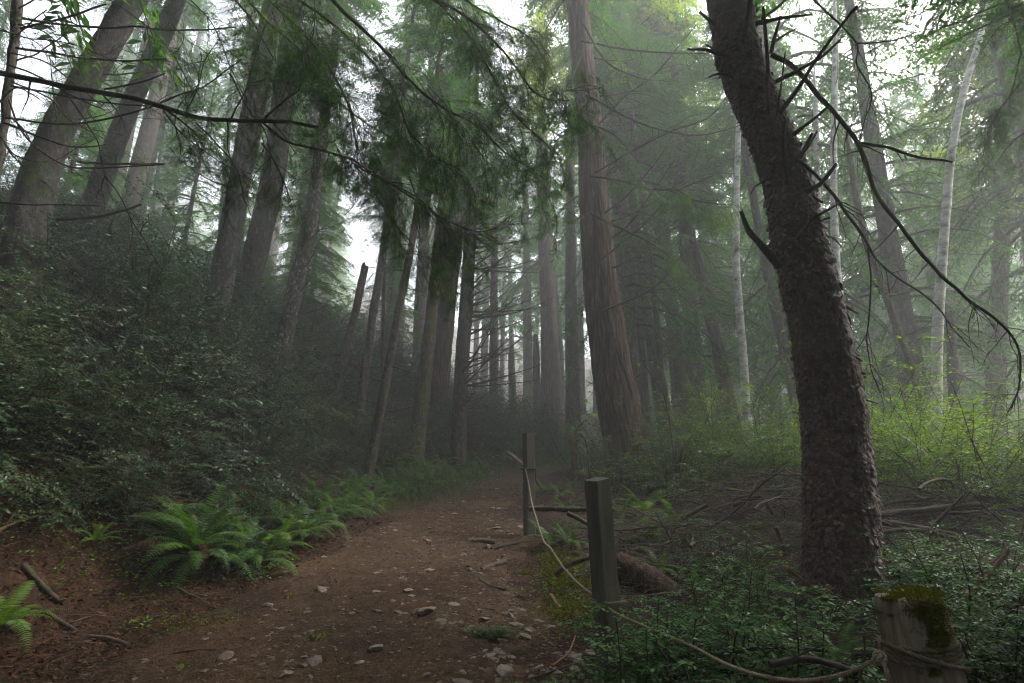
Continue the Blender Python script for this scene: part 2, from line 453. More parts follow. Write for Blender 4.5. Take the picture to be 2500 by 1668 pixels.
M['needle_lit'] = leaf_mat("lit_needles", [(.035, .11, .010), (.06, .16, .012), (.10, .20, .014)], .5, .5, spec=.25)  # brighter copy of the needles: lit patches painted by colour
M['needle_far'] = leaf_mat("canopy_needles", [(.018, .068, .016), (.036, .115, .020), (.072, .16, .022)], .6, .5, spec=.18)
M['needle_lime'] = leaf_mat("sunlit_canopy_leaves", [(.07, .14, .012), (.13, .20, .014), (.20, .26, .02)], .55, .55, spec=.2)  # broadleaf yellow-green, with backlight painted into the tint
M['huckle'] = leaf_mat("huckleberry_leaves", [(.005, .022, .010), (.009, .035, .016), (.018, .054, .022), (.04, .064, .014)], .45, .22, spec=.42)
M['huckle_lime'] = leaf_mat("backlit_huckleberry_leaves", [(.04, .12, .014), (.085, .19, .016), (.15, .26, .018), (.23, .28, .025)], .5, .5, spec=.25)  # yellower huckleberry leaves, backlit brightness put into the colour
M['huckle_mid'] = leaf_mat("shrub_leaves", [(.018, .065, .016), (.036, .10, .018), (.07, .135, .02), (.12, .15, .02)], .42, .38, spec=.45)
M['salal'] = leaf_mat("glossy_leaves", [(.012, .06, .016), (.026, .10, .024), (.055, .145, .026), (.11, .15, .03)], .45, .30, spec=.32)
M['fern'] = leaf_mat("fern_fronds", [(.026, .075, .014), (.048, .12, .020), (.08, .155, .024)], .45, .38, spec=.4)
M['fern_young'] = leaf_mat("young_fern_fronds", [(.05, .13, .014), (.085, .18, .018), (.13, .22, .024)], .45, .42, spec=.4)
M['grass'] = leaf_mat("grass_blades", [(.025, .06, .014), (.045, .085, .02), (.08, .11, .03)], .5, .35, spec=.35)
M['litter'] = leaf_mat("needle_litter", [(.020, .010, .006), (.05, .024, .012), (.09, .045, .021), (.14, .085, .048)], .85, .1, spec=.15)
M['bark_flake'] = plain_mat("bark_flake", (.022, .010, .006), (.125, .075, .05), 25, .7, .5, 1.0, .4)
M['autumn'] = leaf_mat("turning_leaves", [(.20, .10, .015), (.25, .15, .02), (.22, .07, .015)], .5, .4, spec=.3)
M['maple'] = leaf_mat("broad_leaves", [(.03, .11, .02), (.06, .17, .02), (.11, .23, .02)], .4, .5, spec=.4)
# ------------------------------------------------------------------ ground, trail
def grid_sheet(xs, ys, zf):
    X, Y = np.meshgrid(xs, ys)
    Z = zf(X.ravel(), Y.ravel())
    V = np.stack([X.ravel(), Y.ravel(), Z], 1)
    nx, ny = len(xs), len(ys)
    i = np.arange(ny - 1)[:, None] * nx; j = np.arange(nx - 1)[None]
    F = np.stack([i + j, i + j + 1, i + nx + j + 1, i + nx + j], -1).reshape(-1, 4)
    return V, F

def stretch(lo, hi, near, fine, coarse_growth):
    """coordinates fine within near, growing coarser outside"""
    out = list(np.arange(near[0], near[1], fine)); s = fine
    x = near[1]
    while x < hi: out.append(x); s = min(s * coarse_growth, 4.0); x += s
    out.append(hi); s = fine; x = near[0] - fine
    while x > lo: out.insert(0, x); s = min(s * coarse_growth, 4.0); x -= s
    out.insert(0, lo)
    return np.array(out)

mb = MB()
V, F = grid_sheet(stretch(-85, 85, (-7, 5), .12, 1.06), stretch(-12, 118, (2.5, 14), .12, 1.05), height)
mb.add(V, F)
tag(link("ground", mb.mesh("ground", M['ground'])), kind="structure")

def trail_height(x, y):
    c, w = trail_c(y), trail_w(y) / 2
    e = np.abs(x - c) / w
    p = np.stack([x * 1.7, y * 1.7, x * 0], 1)
    edge = sstep(.70, 1.12, e + (fbm(p, 4, 21) - .5) * .75)
    p2 = np.stack([x * 6, y * 6, x * 0], 1); p3 = np.stack([x * 17, y * 17, x * 0], 1)
    micro = (fbm(p2, 3, 31) - .5) * .05 + (fbm(p3, 2, 33) - .5) * .022
    return height(x, y) + .022 + micro - .10 * edge

mb = MB()
ys = np.concatenate([np.arange(1.8, 11, .04), np.arange(11, 26, .1)])
us = np.linspace(-1.18, 1.18, 110)
X = trail_c(ys)[:, None] + us[None] * trail_w(ys)[:, None] / 2
Y = np.repeat(ys[:, None], len(us), 1)
Z = trail_height(X.ravel(), Y.ravel())
ny, nx = X.shape
i = np.arange(ny - 1)[:, None] * nx; j = np.arange(nx - 1)[None]
mb.add(np.stack([X.ravel(), Y.ravel(), Z], 1), np.stack([i + j, i + j + 1, i + nx + j + 1, i + nx + j], -1).reshape(-1, 4))
TRAIL = tag(link("trail", mb.mesh("trail", M['trail'])), kind="structure")
# ------------------------------------------------------------------ trees: trunks, dead branches, crowns
def trunk_mesh(name, P, R, mat, bark, sides=20, rings=60, flare=.25, seed=0, flat_top=False, amp=1.0):
    """tapered trunk with bark relief; P, R are control points (local), base first"""
    C = spline(P, rings)
    s = np.linspace(0, len(R) - 1, rings); r = np.interp(s, np.arange(len(R)), R)
    L = np.concatenate([[0], np.cumsum(np.linalg.norm(np.diff(C, axis=0), axis=1))])
    r = r * (1 + flare * np.exp(-L / (R[0] * 1.6)))
    T, Nn, B = frames(C)
    a = np.arange(sides) * 2 * math.pi / sides
    ca, sa = np.cos(a), np.sin(a)
    rad = np.repeat(r[:, None], sides, 1)
    A = np.stack([np.tile(ca, (rings, 1)), np.tile(sa, (rings, 1))], -1).reshape(-1, 2)
    l = np.repeat(L, sides); rr = rad.ravel()
    big = fbm(np.stack([A[:, 0] * 1.3, A[:, 1] * 1.3, l * .45], 1), 2, seed + 3) - .5
    d = big * rr * .16
    root = np.exp(-l / (R[0] * 1.3)) * (vnoise(np.stack([A[:, 0] * 2.2, A[:, 1] * 2.2, l * .2], 1), seed) - .4) * R[0] * .5 * min(1, flare * 3)
    d = d + root
    if bark == 'ridge':
        tw = l * .10
        ang = np.arctan2(A[:, 1], A[:, 0]) + tw
        wv = fbm(np.stack([A[:, 0] * 2, A[:, 1] * 2, l * 1.3], 1), 2, seed + 40) * .55
        p = np.stack([np.cos(ang + wv) * 8.5, np.sin(ang + wv) * 8.5, l * .6], 1)
        n = 1 - np.abs(2 * fbm(p, 3, seed + 7) - 1)
        p2 = np.stack([np.cos(ang) * 20, np.sin(ang) * 20, l * 2.0], 1)
        d = d + ((n - .75) * .36 + (fbm(p2, 2, seed + 9) - .5) * .16) * np.minimum(rr, .6) * .55 * amp
    elif bark == 'scale':
        q = C[:, None, :] + rad[..., None] * (ca[None, :, None] * Nn[:, None] + sa[None, :, None] * B[:, None])
        q = q.reshape(-1, 3)
        wq = q + (np.stack([vnoise(q * 9, seed + k) for k in (61, 62, 63)], 1) - .5) * .05
        f1, f2, rid, off = worley(wq / np.array((.055, .055, .062)), seed + 5)
        plate = sstep(.03, .22, f2 - f1)
        d = d + amp * (plate * (.004 + .009 * rid) + plate * np.clip(-off[:, 2], -.6, .6) * .010 + (fbm(q * 30, 3, seed + 8) - .5) * .008
                       + (fbm(q * 5, 3, seed + 18) - .5) * .035)
    elif bark == 'rough':
        q = np.stack([A[:, 0] * rr * 16, A[:, 1] * rr * 16, l * 4.5], 1)
        d = d + amp * ((fbm(q, 3, seed + 8) - .5) * .05)
    else:
        q = np.stack([A[:, 0] * rr * 9, A[:, 1] * rr * 9, l * 5], 1)
        d = d + amp * (fbm(q, 3, seed + 8) - .5) * .02
    rad = (rr + d).reshape(rings, sides)
    V = C[:, None, :] + rad[..., None] * (ca[None, :, None] * Nn[:, None] + sa[None, :, None] * B[:, None])
    if flat_top:                                          # a snapped, splintered end
        V[-1, :, 2] += (vnoise(np.stack([ca * 3, sa * 3, ca * 0 + seed], 1), seed) - .3) * r[-1] * 2.2
        V[-2, :, 2] += 0
    mb = MB()
    i = np.arange(rings - 1)[:, None] * sides; j = np.arange(sides)[None]; k = (j + 1) % sides
    mb.add(V.reshape(-1, 3), np.stack([i + j, i + k, i + sides + k, i + sides + j], -1).reshape(-1, 4), 0)
    ring = V[-1]; cc = ring.mean(0) - np.array((0, 0, r[-1] * (.8 if flat_top else 0)))
    jj = np.arange(sides)
    mb.add(np.vstack([ring, cc]), np.stack([jj, (jj + 1) % sides, np.full(sides, sides)], 1), 0, False)
    return mb.mesh(name, mat), C, r

def dead_branch_mb(length=1.0, r0=.012, rise=.35, twigs=9, wob=.25, tw_len=.35):
    mb = MB()
    P = curve_pts((0, 0, 0), (1, 0, -.1), length, 12, 0, wob * .35, rise)
    tube(mb, P, np.linspace(r0, r0 * .22, 12), 5, 0, False)
    for _ in range(twigs):
        t = rng.uniform(.2, .97); k = int(t * 11); d = P[min(k + 1, 11)] - P[k]; d /= np.linalg.norm(d)
        sd = np.array((0, 1, 0)) * rng.choice((-1, 1)) + rng.normal(0, .35, 3)
        Q = curve_pts(P[k], d * .9 + sd, length * tw_len * rng.uniform(.35, 1) * (1.1 - t * .6), 6, .1, wob, rise * .7)
        tube(mb, Q, np.linspace(r0 * .42 * (1.1 - .6 * t), r0 * .12, 6), 3, 0, False)
        if rng.random() < .6:
            dd = Q[3] - Q[2]; Q2 = curve_pts(Q[3], dd / np.linalg.norm(dd) + rng.normal(0, .6, 3), length * .12, 4, .1, wob)
            tube(mb, Q2, np.linspace(r0 * .2, r0 * .1, 4), 3, 0, False)
    return mb

DEAD = [dead_branch_mb(1, .013, r, t, .3).mesh("dead_branch", M['dead_wood']) for r, t in ((.5, 9), (.8, 12), (.3, 8), (.05, 12), (-.25, 10), (.6, 5))]
STUB = []
for L_ in (.5, .8, .35):
    b_ = MB(); P_ = curve_pts((0, 0, 0), (1, 0, .1), L_, 6, 0, .18, .1); tube(b_, P_, np.linspace(.03, .014, 6), 6, 0, True, .3)
    STUB.append(b_.mesh("branch_stub", M['dead_wood']))

def crown_mb(h=12.0, rmax=2.8, nb=64, droop=.7, leaf=.125, per=36, bottom_full=.75, leafy=False, hang=.35, pitch=.15):
    """conifer crown: drooping boughs with hanging fringes of needle clusters, base at z=0"""
    mb = MB(); pos, xd, nm, sc = [], [], [], []
    for b in range(nb):
        t = (b + rng.random()) / nb
        z = h * t; az = rng.uniform(0, 2 * math.pi)
        ln = rmax * (1 - t ** 1.4) * rng.uniform(.6, 1.1) * (bottom_full + (1 - bottom_full) * min(1, t * 3)) + .25
        d = np.array((math.cos(az), math.sin(az), pitch))
        P = curve_pts((0, 0, z), d, ln, 9, droop, .10)
        tube(mb, P, np.linspace(.02 + .008 * ln, .005, 9), 4, 1, False)
        side = np.array((-math.sin(az), math.cos(az), 0))
        ns = int(per * (.4 + ln / rmax))
        for s in range(ns):
            u = rng.uniform(.12, 1.0); k = min(int(u * 8), 7); p = P[k] + (P[k + 1] - P[k]) * (u * 8 - k)
            sg = rng.choice((-1, 1))
            dd = (P[k + 1] - P[k]) / (np.linalg.norm(P[k + 1] - P[k]) + 1e-9) * .8 + side * sg * rng.uniform(.5, 1.2) + np.array((0, 0, -rng.uniform(0, hang * 2)))
            tl = rng.uniform(.25, .6) * (1.15 - .6 * u)
            dd /= np.linalg.norm(dd)
            nn = max(5, int(tl / (leaf * .36)))
            uu = np.linspace(.05, 1, nn)
            q = p + dd[None] * (uu * tl)[:, None] + np.array((0, 0, -1)) * (uu ** 2 * tl * hang)[:, None]
            sgn = np.where(np.arange(nn) % 2, 1, -1)
            lat = np.cross(dd, (0, 0, 1)); lat /= np.linalg.norm(lat) + 1e-9
            pos.append(q); xd.append(dd[None] * .75 + lat[None] * sgn[:, None] + rng.normal(0, .3, (nn, 3)))
            nm.append(np.tile((0, 0, 1.0), (nn, 1)) + rng.normal(0, .35, (nn, 3))); sc.append(leaf * rng.uniform(.7, 1.4, nn))
    lv = LEAF_V if leafy else [(0, -.09, 0), (.5, -.15, .03), (1, 0, -.05), (.5, .15, .03)]
    lf = LEAF_F if leafy else [(0, 1, 2, 3)]
    place_leaves(mb, lv, lf, np.concatenate(pos), np.concatenate(xd), np.concatenate(nm), np.concatenate(sc), 0)
    return mb

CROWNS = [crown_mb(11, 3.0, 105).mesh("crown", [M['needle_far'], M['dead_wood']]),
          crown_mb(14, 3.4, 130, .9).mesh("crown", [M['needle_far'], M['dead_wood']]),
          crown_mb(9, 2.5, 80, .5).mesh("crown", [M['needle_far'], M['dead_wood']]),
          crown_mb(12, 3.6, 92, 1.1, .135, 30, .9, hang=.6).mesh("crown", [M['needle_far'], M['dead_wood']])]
CROWN_H = [11, 14, 9, 12]
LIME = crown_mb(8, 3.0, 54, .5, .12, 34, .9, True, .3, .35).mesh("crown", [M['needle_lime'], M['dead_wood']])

TREES = []

def tree(label, pts, Y=None, mat='dark_bark', bark='rough', sides=18, rings=50, total=20.0, crown=None, dead=0, dead_z=(1, 7), dead_len=1.4,
         kind="conifer", flare=.25, snag=False, amp=1.0, sink=.25, category="tree", group=None, dead_az=None, dead_var=None, dead_r=1.0, crown_scale=1.0, pitch_dead=(-.2, .45)):
    """pts: (px, py, width px) from base up; Y: distance, or None = where the base meets the ground"""
    if Y is None:
        g = ground_at(pts[0][0], pts[0][1]); Y = g.y
    W = [at(p[0], p[1], Y) for p in pts]
    gz = hz(W[0].x, Y)
    R = []
    for i, p in enumerate(pts):                           # a pixel width, less the wide-angle stretch and the slant of the stem
        q = pts[min(i + 1, len(pts) - 1)]; o = pts[min(i, len(pts) - 2)]
        lean = math.atan2(abs(q[0] - o[0]), abs(q[1] - o[1]) + 1e-6)
        u, b, _c = ray(p[0], p[1])
        R.append(p[2] * math.cos(lean) * Y / FPX / 2 / max(.6, b) / math.sqrt(1 + u * u))
    base = Vector((W[0].x, Y, gz))
    if W[0].z > gz:                                       # carry the line down to the ground
        d = (W[1] - W[0]) / max(W[1].z - W[0].z, .1)
        base = W[0] - d * (W[0].z - gz)
        base.y = Y; base.z = hz(base.x, Y)
        W = [base] + W; R = [R[0] * 1.05] + R
    else:
        W[0] = Vector((W[0].x, Y, min(W[0].z, gz)))
    W = [W[0] - Vector((0, 0, sink))] + W[0:] if False else W
    if not snag and total > W[-1].z - base.z:             # continue the stem above the picture
        d = (W[-1] - W[-2]); d = d / max(d.z, .1); d.y *= .5
        d.x *= .8
        hgt = total - (W[-1].z - base.z)
        for f in (.3, .65, 1.0):
            W.append(W[-1] + d * hgt * .333); R.append(max(R[-1] * .68, .02))
    root = empty("%s_tree" % kind if category == "tree" else kind, base, label, category, group)
    loc = [w - base for w in W]
    loc[0] = loc[0] - Vector((0, 0, sink))
    me, C, r = trunk_mesh("trunk", loc, R, M[mat], bark, sides, rings, flare, len(TREES) * 13 + 1, snag, amp)
    link("trunk", me, root)
    for i in range(dead):
        z = rng.uniform(*dead_z); k = int(np.argmin(np.abs(C[:, 2] - z)))
        az = rng.uniform(0, 2 * math.pi) if dead_az is None else rng.uniform(*dead_az)
        me_ = random.choice(DEAD if dead_var is None else [DEAD[q] for q in dead_var])
        s_ = dead_len * rng.uniform(.45, 1.15)
        o = link("dead_branch", me_, root, C[k] + np.array((math.cos(az), math.sin(az), 0)) * r[k] * .6,
                 Euler((rng.uniform(-.3, .3), -rng.uniform(*pitch_dead), az)), (s_, s_ * dead_r, s_ * dead_r))
    if crown is not None:
        v, z0, sc = crown
        k = int(np.argmin(np.abs(C[:, 2] - z0)))
        hh = (C[-1, 2] - z0) / (CROWN_H[v] if v != 'lime' else 8)
        dvec = Vector(C[-1] - C[k]); q = Vector((0, 0, 1)).rotation_difference(dvec.normalized())
        e = (q.to_matrix() @ Matrix.Rotation(rng.uniform(0, 6.28), 3, 'Z')).to_euler()
        link("crown", LIME if v == 'lime' else CROWNS[v], root, C[k], e, (sc, sc, max(hh, .3)))
    TREES.append((root, C, r, base))
    return root, C, r, base

# --- left slope
T1 = tree("thick grey-barked trunk leaning right above the bushes at the left edge", [(-6, 850, 128), (38, 730, 120), (77, 498, 108), (150, 300, 97), (322, 0, 78)], None, 'grey_bark', 'rough', 40, 160, 17, (3, 9.5, 1.0), 20, (3.5, 9), 1.4, amp=1.3)
T2 = tree("straight grey trunk leaning right, just right of the thickest leaning trunk", [(178, 645, 70), (214, 536, 64), (310, 280, 58), (425, 15, 50)], 11.5, 'grey_bark', 'smooth', 30, 90, 19, (0, 11, 1.0), 14, (4, 10), 1.2)
T3 = tree("pale foggy trunk behind the second leaning trunk on the left slope", [(310, 520, 50), (345, 390, 46), (375, 268, 43), (420, 60, 38)], 19, 'dark_bark', 'rough', 18, 40, 20, (1, 12, .8), 4, (5, 11), 1.5)
T4 = tree("slim foggy trunk in front of the bright gap in the upper left", [(345, 510, 27), (362, 420, 25), (392, 300, 23), (440, 100, 19)], 24, 'dark_bark', 'smooth', 14, 30, 19, (2, 11, .8), 6, (4, 10), 1.5)
T5 = tree("large grey trunk rising from the bushes left of centre, front one of a close pair", [(488, 945, 66), (520, 800, 62), (548, 640, 60), (590, 420, 58), (640, 153, 54), (668, 10, 50)], 10.6, 'grey_bark', 'rough', 44, 170, 20, (1, 10, .9), 20, (4, 10), 1.2)
T6 = tree("large brown-grey trunk, rear one of the close pair left of centre", [(585, 770, 66), (628, 600, 62), (668, 420, 58), (690, 250, 54), (715, 30, 50)], 12.5, 'grey_bark', 'ridge', 36, 110, 21, (0, 11, .9), 16, (4, 10), 1.3)
T7 = tree("slender lichen-spotted trunk with moss patches beside the close pair of grey trunks", [(657, 992, 56), (690, 850, 46), (718, 720, 42), (758, 538, 38), (785, 345, 30), (812, 150, 24)], None, 'spotted_bark', 'rough', 28, 110, 15, (2, 9, .7), 22, (1.5, 7.5), 1.3, dead_az=(-1.2, 1.6), amp=.7, kind="hemlock")
T8 = tree("broken-topped leaning snag among the bushes left of centre", [(808, 1015, 27), (838, 880, 25), (868, 760, 20), (890, 655, 19)], None, 'dark_bark', 'rough', 20, 60, 5, None, 10, (2, 4.2), .8, snag=True, kind="snag", amp=.8)
T9 = tree("thin dark trunk between the broken leaning snag and the mossy yellow trunk", [(899, 850, 22), (912, 760, 21), (930, 653, 20), (965, 400, 17)], 14.5, 'dark_bark', 'rough', 16, 50, 15, (2, 7, .7), 12, (1, 7), 1.1)
T10 = tree("thin dark curved trunk leaning right, next left of the mossy yellow trunk", [(925, 1020, 26), (952, 880, 21), (985, 700, 19), (1003, 610, 18), (1040, 380, 15)], 11.5, 'dark_bark', 'rough', 18, 60, 13, (2, 7, .6), 14, (1.2, 6), 1.0, kind="hemlock")
T11 = tree("yellow-green moss-covered trunk left of the trail bend", [(1010, 1132, 42), (1024, 1030, 37), (1040, 900, 34), (1060, 700, 28), (1078, 520, 24)], None, 'mossy_bark', 'rough', 30, 120, 13, (2, 8, .7), 6, (2.5, 7), 1.0, kind="hemlock")
T12 = tree("dark trunk bristling with upswept dead branches left of the trail bend", [(1117, 1150, 40), (1120, 1050, 37), (1128, 880, 35), (1141, 700, 33), (1150, 500, 30)], None, 'dark_bark', 'rough', 28, 90, 16, (1, 8.5, .8), 74, (1.6, 8), 2.6, dead_az=(-1.3, .9), dead_var=(0, 1, 1, 2, 5), dead_r=.9, pitch_dead=(-.1, .5))
T13 = tree("broad foggy trunk behind the bristling dark trunk", [(1075, 850, 58), (1092, 700, 52), (1112, 540, 47), (1125, 300, 42)], 20, 'redwood_bark', 'ridge', 24, 60, 24, (1, 15, .6), 6, (3, 12), 1.5, kind="redwood")
T14 = tree("pale foggy trunk seen between the mossy yellow trunk and the thin curved one", [(1022, 850, 32), (1026, 740, 30), (1032, 640, 28), (1042, 400, 25)], 24, 'dark_bark', 'rough', 16, 40, 22, (0, 12, .8), 5, (2, 10), 1.3)
T15 = tree("pole-thin foggy stem left of the thin curved trunk", [(935, 868, 10), (937, 700, 9), (941, 560, 8)], 17, 'dark_bark', 'smooth', 10, 30, 12, (2, 6, .5), 10, (1, 6), .9)
T16 = tree("huge old foggy trunk standing on the dark bank beyond the trail", [(1345, 985, 54), (1345, 900, 46), (1340, 780, 40), (1332, 600, 35), (1325, 400, 30)], 30, 'redwood_bark', 'ridge', 28, 70, 27, (3, 9.5, .95), 16, (4, 12), 2.0, kind="redwood", flare=.35)
T16b = tree("dark broken trunk pressed against the left of the huge foggy trunk", [(1312, 985, 22), (1310, 900, 18), (1309, 850, 15), (1308, 820, 11)], 30.5, 'dark_bark', 'rough', 14, 30, 5, None, 4, (2, 4), 1.0, snag=True, kind="snag")
T17 = tree("foggy trunk behind the first rope post", [(1206, 990, 24), (1205, 850, 21), (1206, 700, 18), (1208, 480, 15)], 26, 'dark_bark', 'rough', 16, 40, 20, (1, 11, .6), 14, (2, 9), 1.6)
T18 = tree("short foggy broken stub between the bristling trunk and the huge foggy trunk", [(1252, 985, 20), (1249, 900, 17), (1248, 872, 15), (1247, 850, 11)], 29, 'dark_bark', 'rough', 14, 24, 3, None, 3, (1, 3), .9, snag=True, kind="snag")
# --- centre and right
T19 = tree("tall redwood with furrowed reddish bark beside the rope posts", [(1540, 1185, 118), (1530, 1097, 106), (1504, 960, 98), (1484, 830, 90), (1466, 691, 82), (1450, 500, 70), (1439, 306, 60), (1408, 0, 50)], 12.5, 'redwood_bark', 'ridge', 150, 420, 24, (1, 12.5, .9), 16, (4.5, 11), 2.2, kind="redwood", flare=.08, dead_az=(-1.2, 1.2))
T20 = tree("foggy trunk just behind the right edge of the tall redwood", [(1556, 960, 30), (1545, 850, 27), (1525, 690, 25), (1506, 520, 23), (1480, 250, 20)], 19, 'dark_bark', 'rough', 16, 40, 21, (0, 11, .9), 10, (3, 10), 1.5)
T21 = tree("left of two parallel dark trunks right of the redwood", [(1606, 960, 27), (1592, 864, 25), (1570, 690, 23), (1550, 538, 21), (1520, 300, 18)], 18, 'dark_bark', 'rough', 16, 40, 19, (1, 11, .8), 14, (3, 9), 1.5)
T22 = tree("right of two parallel dark trunks right of the redwood", [(1622, 960, 19), (1612, 900, 18), (1598, 730, 17), (1570, 500, 15), (1545, 300, 13)], 17, 'dark_bark', 'rough', 14, 40, 17, (2, 10, .7), 12, (3, 9), 1.3)
T23 = tree("reddish foggy trunk leaning left behind the pale slim alder", [(1786, 1020, 42), (1768, 930, 36), (1740, 800, 31), (1712, 690, 29), (1690, 596, 27), (1655, 420, 23)], 19, 'redwood_bark', 'ridge', 22, 60, 20, (0, 9, 1.0), 10, (3, 9), 1.6, kind="redwood")
T24 = tree("pole-thin grey stem left of the reddish leaning trunk", [(1709, 990, 10), (1700, 850, 9), (1684, 684, 8), (1668, 480, 7)], 21, 'dark_bark', 'smooth', 10, 30, 15, (2, 9, .6), 8, (3, 9), 1.2)
T25 = tree("jagged mossy stump of a snapped trunk in the undergrowth right of the redwood", [(1690, 1010, 44), (1676, 960, 36), (1655, 885, 26)], 17, 'mossy_bark', 'rough', 18, 30, 2, None, 0, snag=True, kind="snag")
T26 = tree("slim pale alder trunk left of the big dark spruce", [(1826, 1050, 26), (1822, 1000, 22), (1815, 883, 21), (1804, 740, 19), (1797, 600, 18), (1803, 306, 14), (1812, 150, 12)], 15, 'alder_bark', 'smooth', 16, 60, 14, None, 8, (5, 10), .9, kind="alder")
T27 = tree("pale alder trunk hidden behind the upper half of the dark spruce", [(2062, 900, 25), (2052, 760, 23), (2040, 620, 22), (2035, 400, 18), (2040, 115, 15)], 14, 'alder_bark', 'smooth', 16, 60, 15, None, 6, (5, 11), .9, kind="alder")
T27b = tree("shorter pale alder stem glimpsed right beside the spruce stubs", [(2010, 640, 18), (1995, 440, 15), (1992, 268, 12)], 15.5, 'alder_bark', 'smooth', 14, 40, 13, None, 4, (5, 10), .8, kind="alder")
T28 = tree("dark foggy trunk leaning left directly behind the spruce", [(1962, 1060, 34), (1935, 950, 29), (1900, 790, 26), (1865, 620, 24), (1830, 430, 20)], 17, 'dark_bark', 'rough', 16, 40, 17, (1, 10, .8), 16, (2, 8), 1.4)
T30 = tree("pale mottled alder leaning right in the misty upper right", [(2278, 1170, 36), (2286, 1000, 31), (2289, 806, 29), (2305, 574, 26), (2322, 383, 24), (2351, 230, 21), (2392, 95, 18)], 12.5, 'alder_bark', 'smooth', 18, 80, 12.5, None, 5, (5, 10), .9, kind="alder")
T31 = tree("short broken grey snag beside the foot of the leaning alder", [(2328, 960, 30), (2324, 860, 27), (2319, 766, 24)], 14, 'grey_bark', 'rough', 18, 36, 4, None, 2, (2, 3), .6, snag=True, kind="snag")
T32 = tree("massive foggy reddish trunk at the right edge", [(2424, 1060, 58), (2431, 930, 50), (2441, 700, 45), (2447, 538, 41), (2452, 300, 36)], 19, 'redwood_bark', 'ridge', 24, 60, 22, (3, 9, 1.0), 16, (3, 9), 1.8, kind="redwood")
T33 = tree("mossy crooked stem curving behind the right side of the spruce", [(2262, 1060, 26), (2243, 960, 23), (2200, 830, 22), (2159, 710, 20), (2118, 600, 19), (2094, 500, 17), (2075, 380, 14)], 13, 'mossy_bark', 'rough', 16, 50, 9, None, 10, (2, 6), 1.1, kind="hemlock")
# ------------------------------------------------------------------ the wood beyond: many trees of one kind in fog
FAR_TRUNKS = []
for q in range(4):
    hgt = (20, 24, 17, 22)[q]; lean = rng.normal(0, .5, 2)
    P_ = [(0, 0, -.4), (lean[0] * .3, lean[1] * .3, hgt * .33), (lean[0], lean[1], hgt * .66), (lean[0] * 1.5, lean[1] * 1.5, hgt)]
    FAR_TRUNKS.append((trunk_mesh("trunk", P_, [.30, .22, .14, .03], M['dark_bark'], 'rough', 14, 40, .3, 300 + q)[0], hgt))

def far_tree(x, y, label, group, scale=1.0, z0=5.0, v=None, cs=1.0, dead=5, lime=False, girth=1.0):
    root = empty("conifer_tree" if not lime else "broadleaf_tree", (x, y, hz(x, y)), label, "tree", group)
    me, hgt = FAR_TRUNKS[int(rng.integers(4))]
    rz = rng.uniform(0, 6.28)
    link("trunk", me, root, (0, 0, 0), (0, 0, rz), (scale * girth, scale * girth, scale))
    v = int(rng.integers(4)) if v is None else v
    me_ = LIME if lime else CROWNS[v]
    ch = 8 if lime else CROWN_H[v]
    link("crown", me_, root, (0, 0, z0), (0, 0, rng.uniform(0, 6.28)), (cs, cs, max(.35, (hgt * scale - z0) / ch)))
    for i in range(dead):
        az = rng.uniform(0, 6.28); s_ = rng.uniform(.8, 2.0)
        link("dead_branch", random.choice(DEAD), root, (0, 0, rng.uniform(1.5, max(z0 + 1, 3))), (0, -rng.uniform(-.2, .5), az), s_)
    return root

far_xy = []
def free(x, y, dmin):
    return all((x - a) ** 2 + (y - b) ** 2 > dmin * dmin for a, b in far_xy)
for r_, C_, rr_, b_ in TREES: far_xy.append((b_.x, b_.y))

# right-hand wood, whose low boughs fill the upper right of the view
RIGHT = [(3.6, 17.5, 4.5, 3, 1.0), (6.2, 19, 3.6, 1, 1.0), (9.2, 16.5, 3.4, 3, 1.0), (12.5, 17.5, 2.6, 1, 1.1), (15.5, 15.0, 3.0, 3, 1.0), (11.0, 21.5, 2.2, 0, 1.2),
         (20.5, 19.0, 2.2, 3, 1.2), (8.0, 24.5, 3.2, 1, 1.1), (14, 25.5, 2.0, 3, 1.2), (20, 25, 1.5, 1, 1.2)]
for q, (x, y, z0, v, cs) in enumerate(RIGHT):
    far_tree(x, y, "dark conifer with low drooping boughs in the misty wood right of the redwood", "drooping conifers right of the redwood", rng.uniform(1.05, 1.4), z0, v, cs * 1.12, 8); far_xy.append((x, y))
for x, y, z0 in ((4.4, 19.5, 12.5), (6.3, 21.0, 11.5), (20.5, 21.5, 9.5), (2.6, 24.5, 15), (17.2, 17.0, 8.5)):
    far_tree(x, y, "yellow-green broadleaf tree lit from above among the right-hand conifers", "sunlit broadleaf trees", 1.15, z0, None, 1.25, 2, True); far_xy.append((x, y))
# left and centre, thinner and farther
n = 0
while n < 34:
    y = rng.uniform(20, 58); x = rng.uniform(-.95, .5) * y
    if not free(x, y, 2.6): continue
    if -.12 * y < x < .10 * y and rng.random() < .4: continue   # the misty opening above the trail bend
    px, py, fw = px_of((x, y, 8))
    if 370 < px < 490 and y < 50: continue                # the bright gap in the upper left
    far_xy.append((x, y)); n += 1
    far_tree(x, y, "misty conifer among the far trees on the slope", "far conifers fading into the fog", rng.uniform(1.0, 1.5), rng.uniform(7, 13), None, rng.uniform(.75, 1.1), 5 if y < 40 else 2, girth=rng.uniform(.6, 1.3))
n = 0
while n < 30:
    y = rng.uniform(28, 62); x = rng.uniform(.2, 1.0) * y
    if not free(x, y, 2.8): continue
    far_xy.append((x, y)); n += 1
    far_tree(x, y, "misty conifer in the far wood beyond the right-hand trees", "far conifers fading into the fog on the right", rng.uniform(1.1, 1.6), rng.uniform(2, 6), None, rng.uniform(1.0, 1.5), 2, girth=rng.uniform(.6, 1.2))
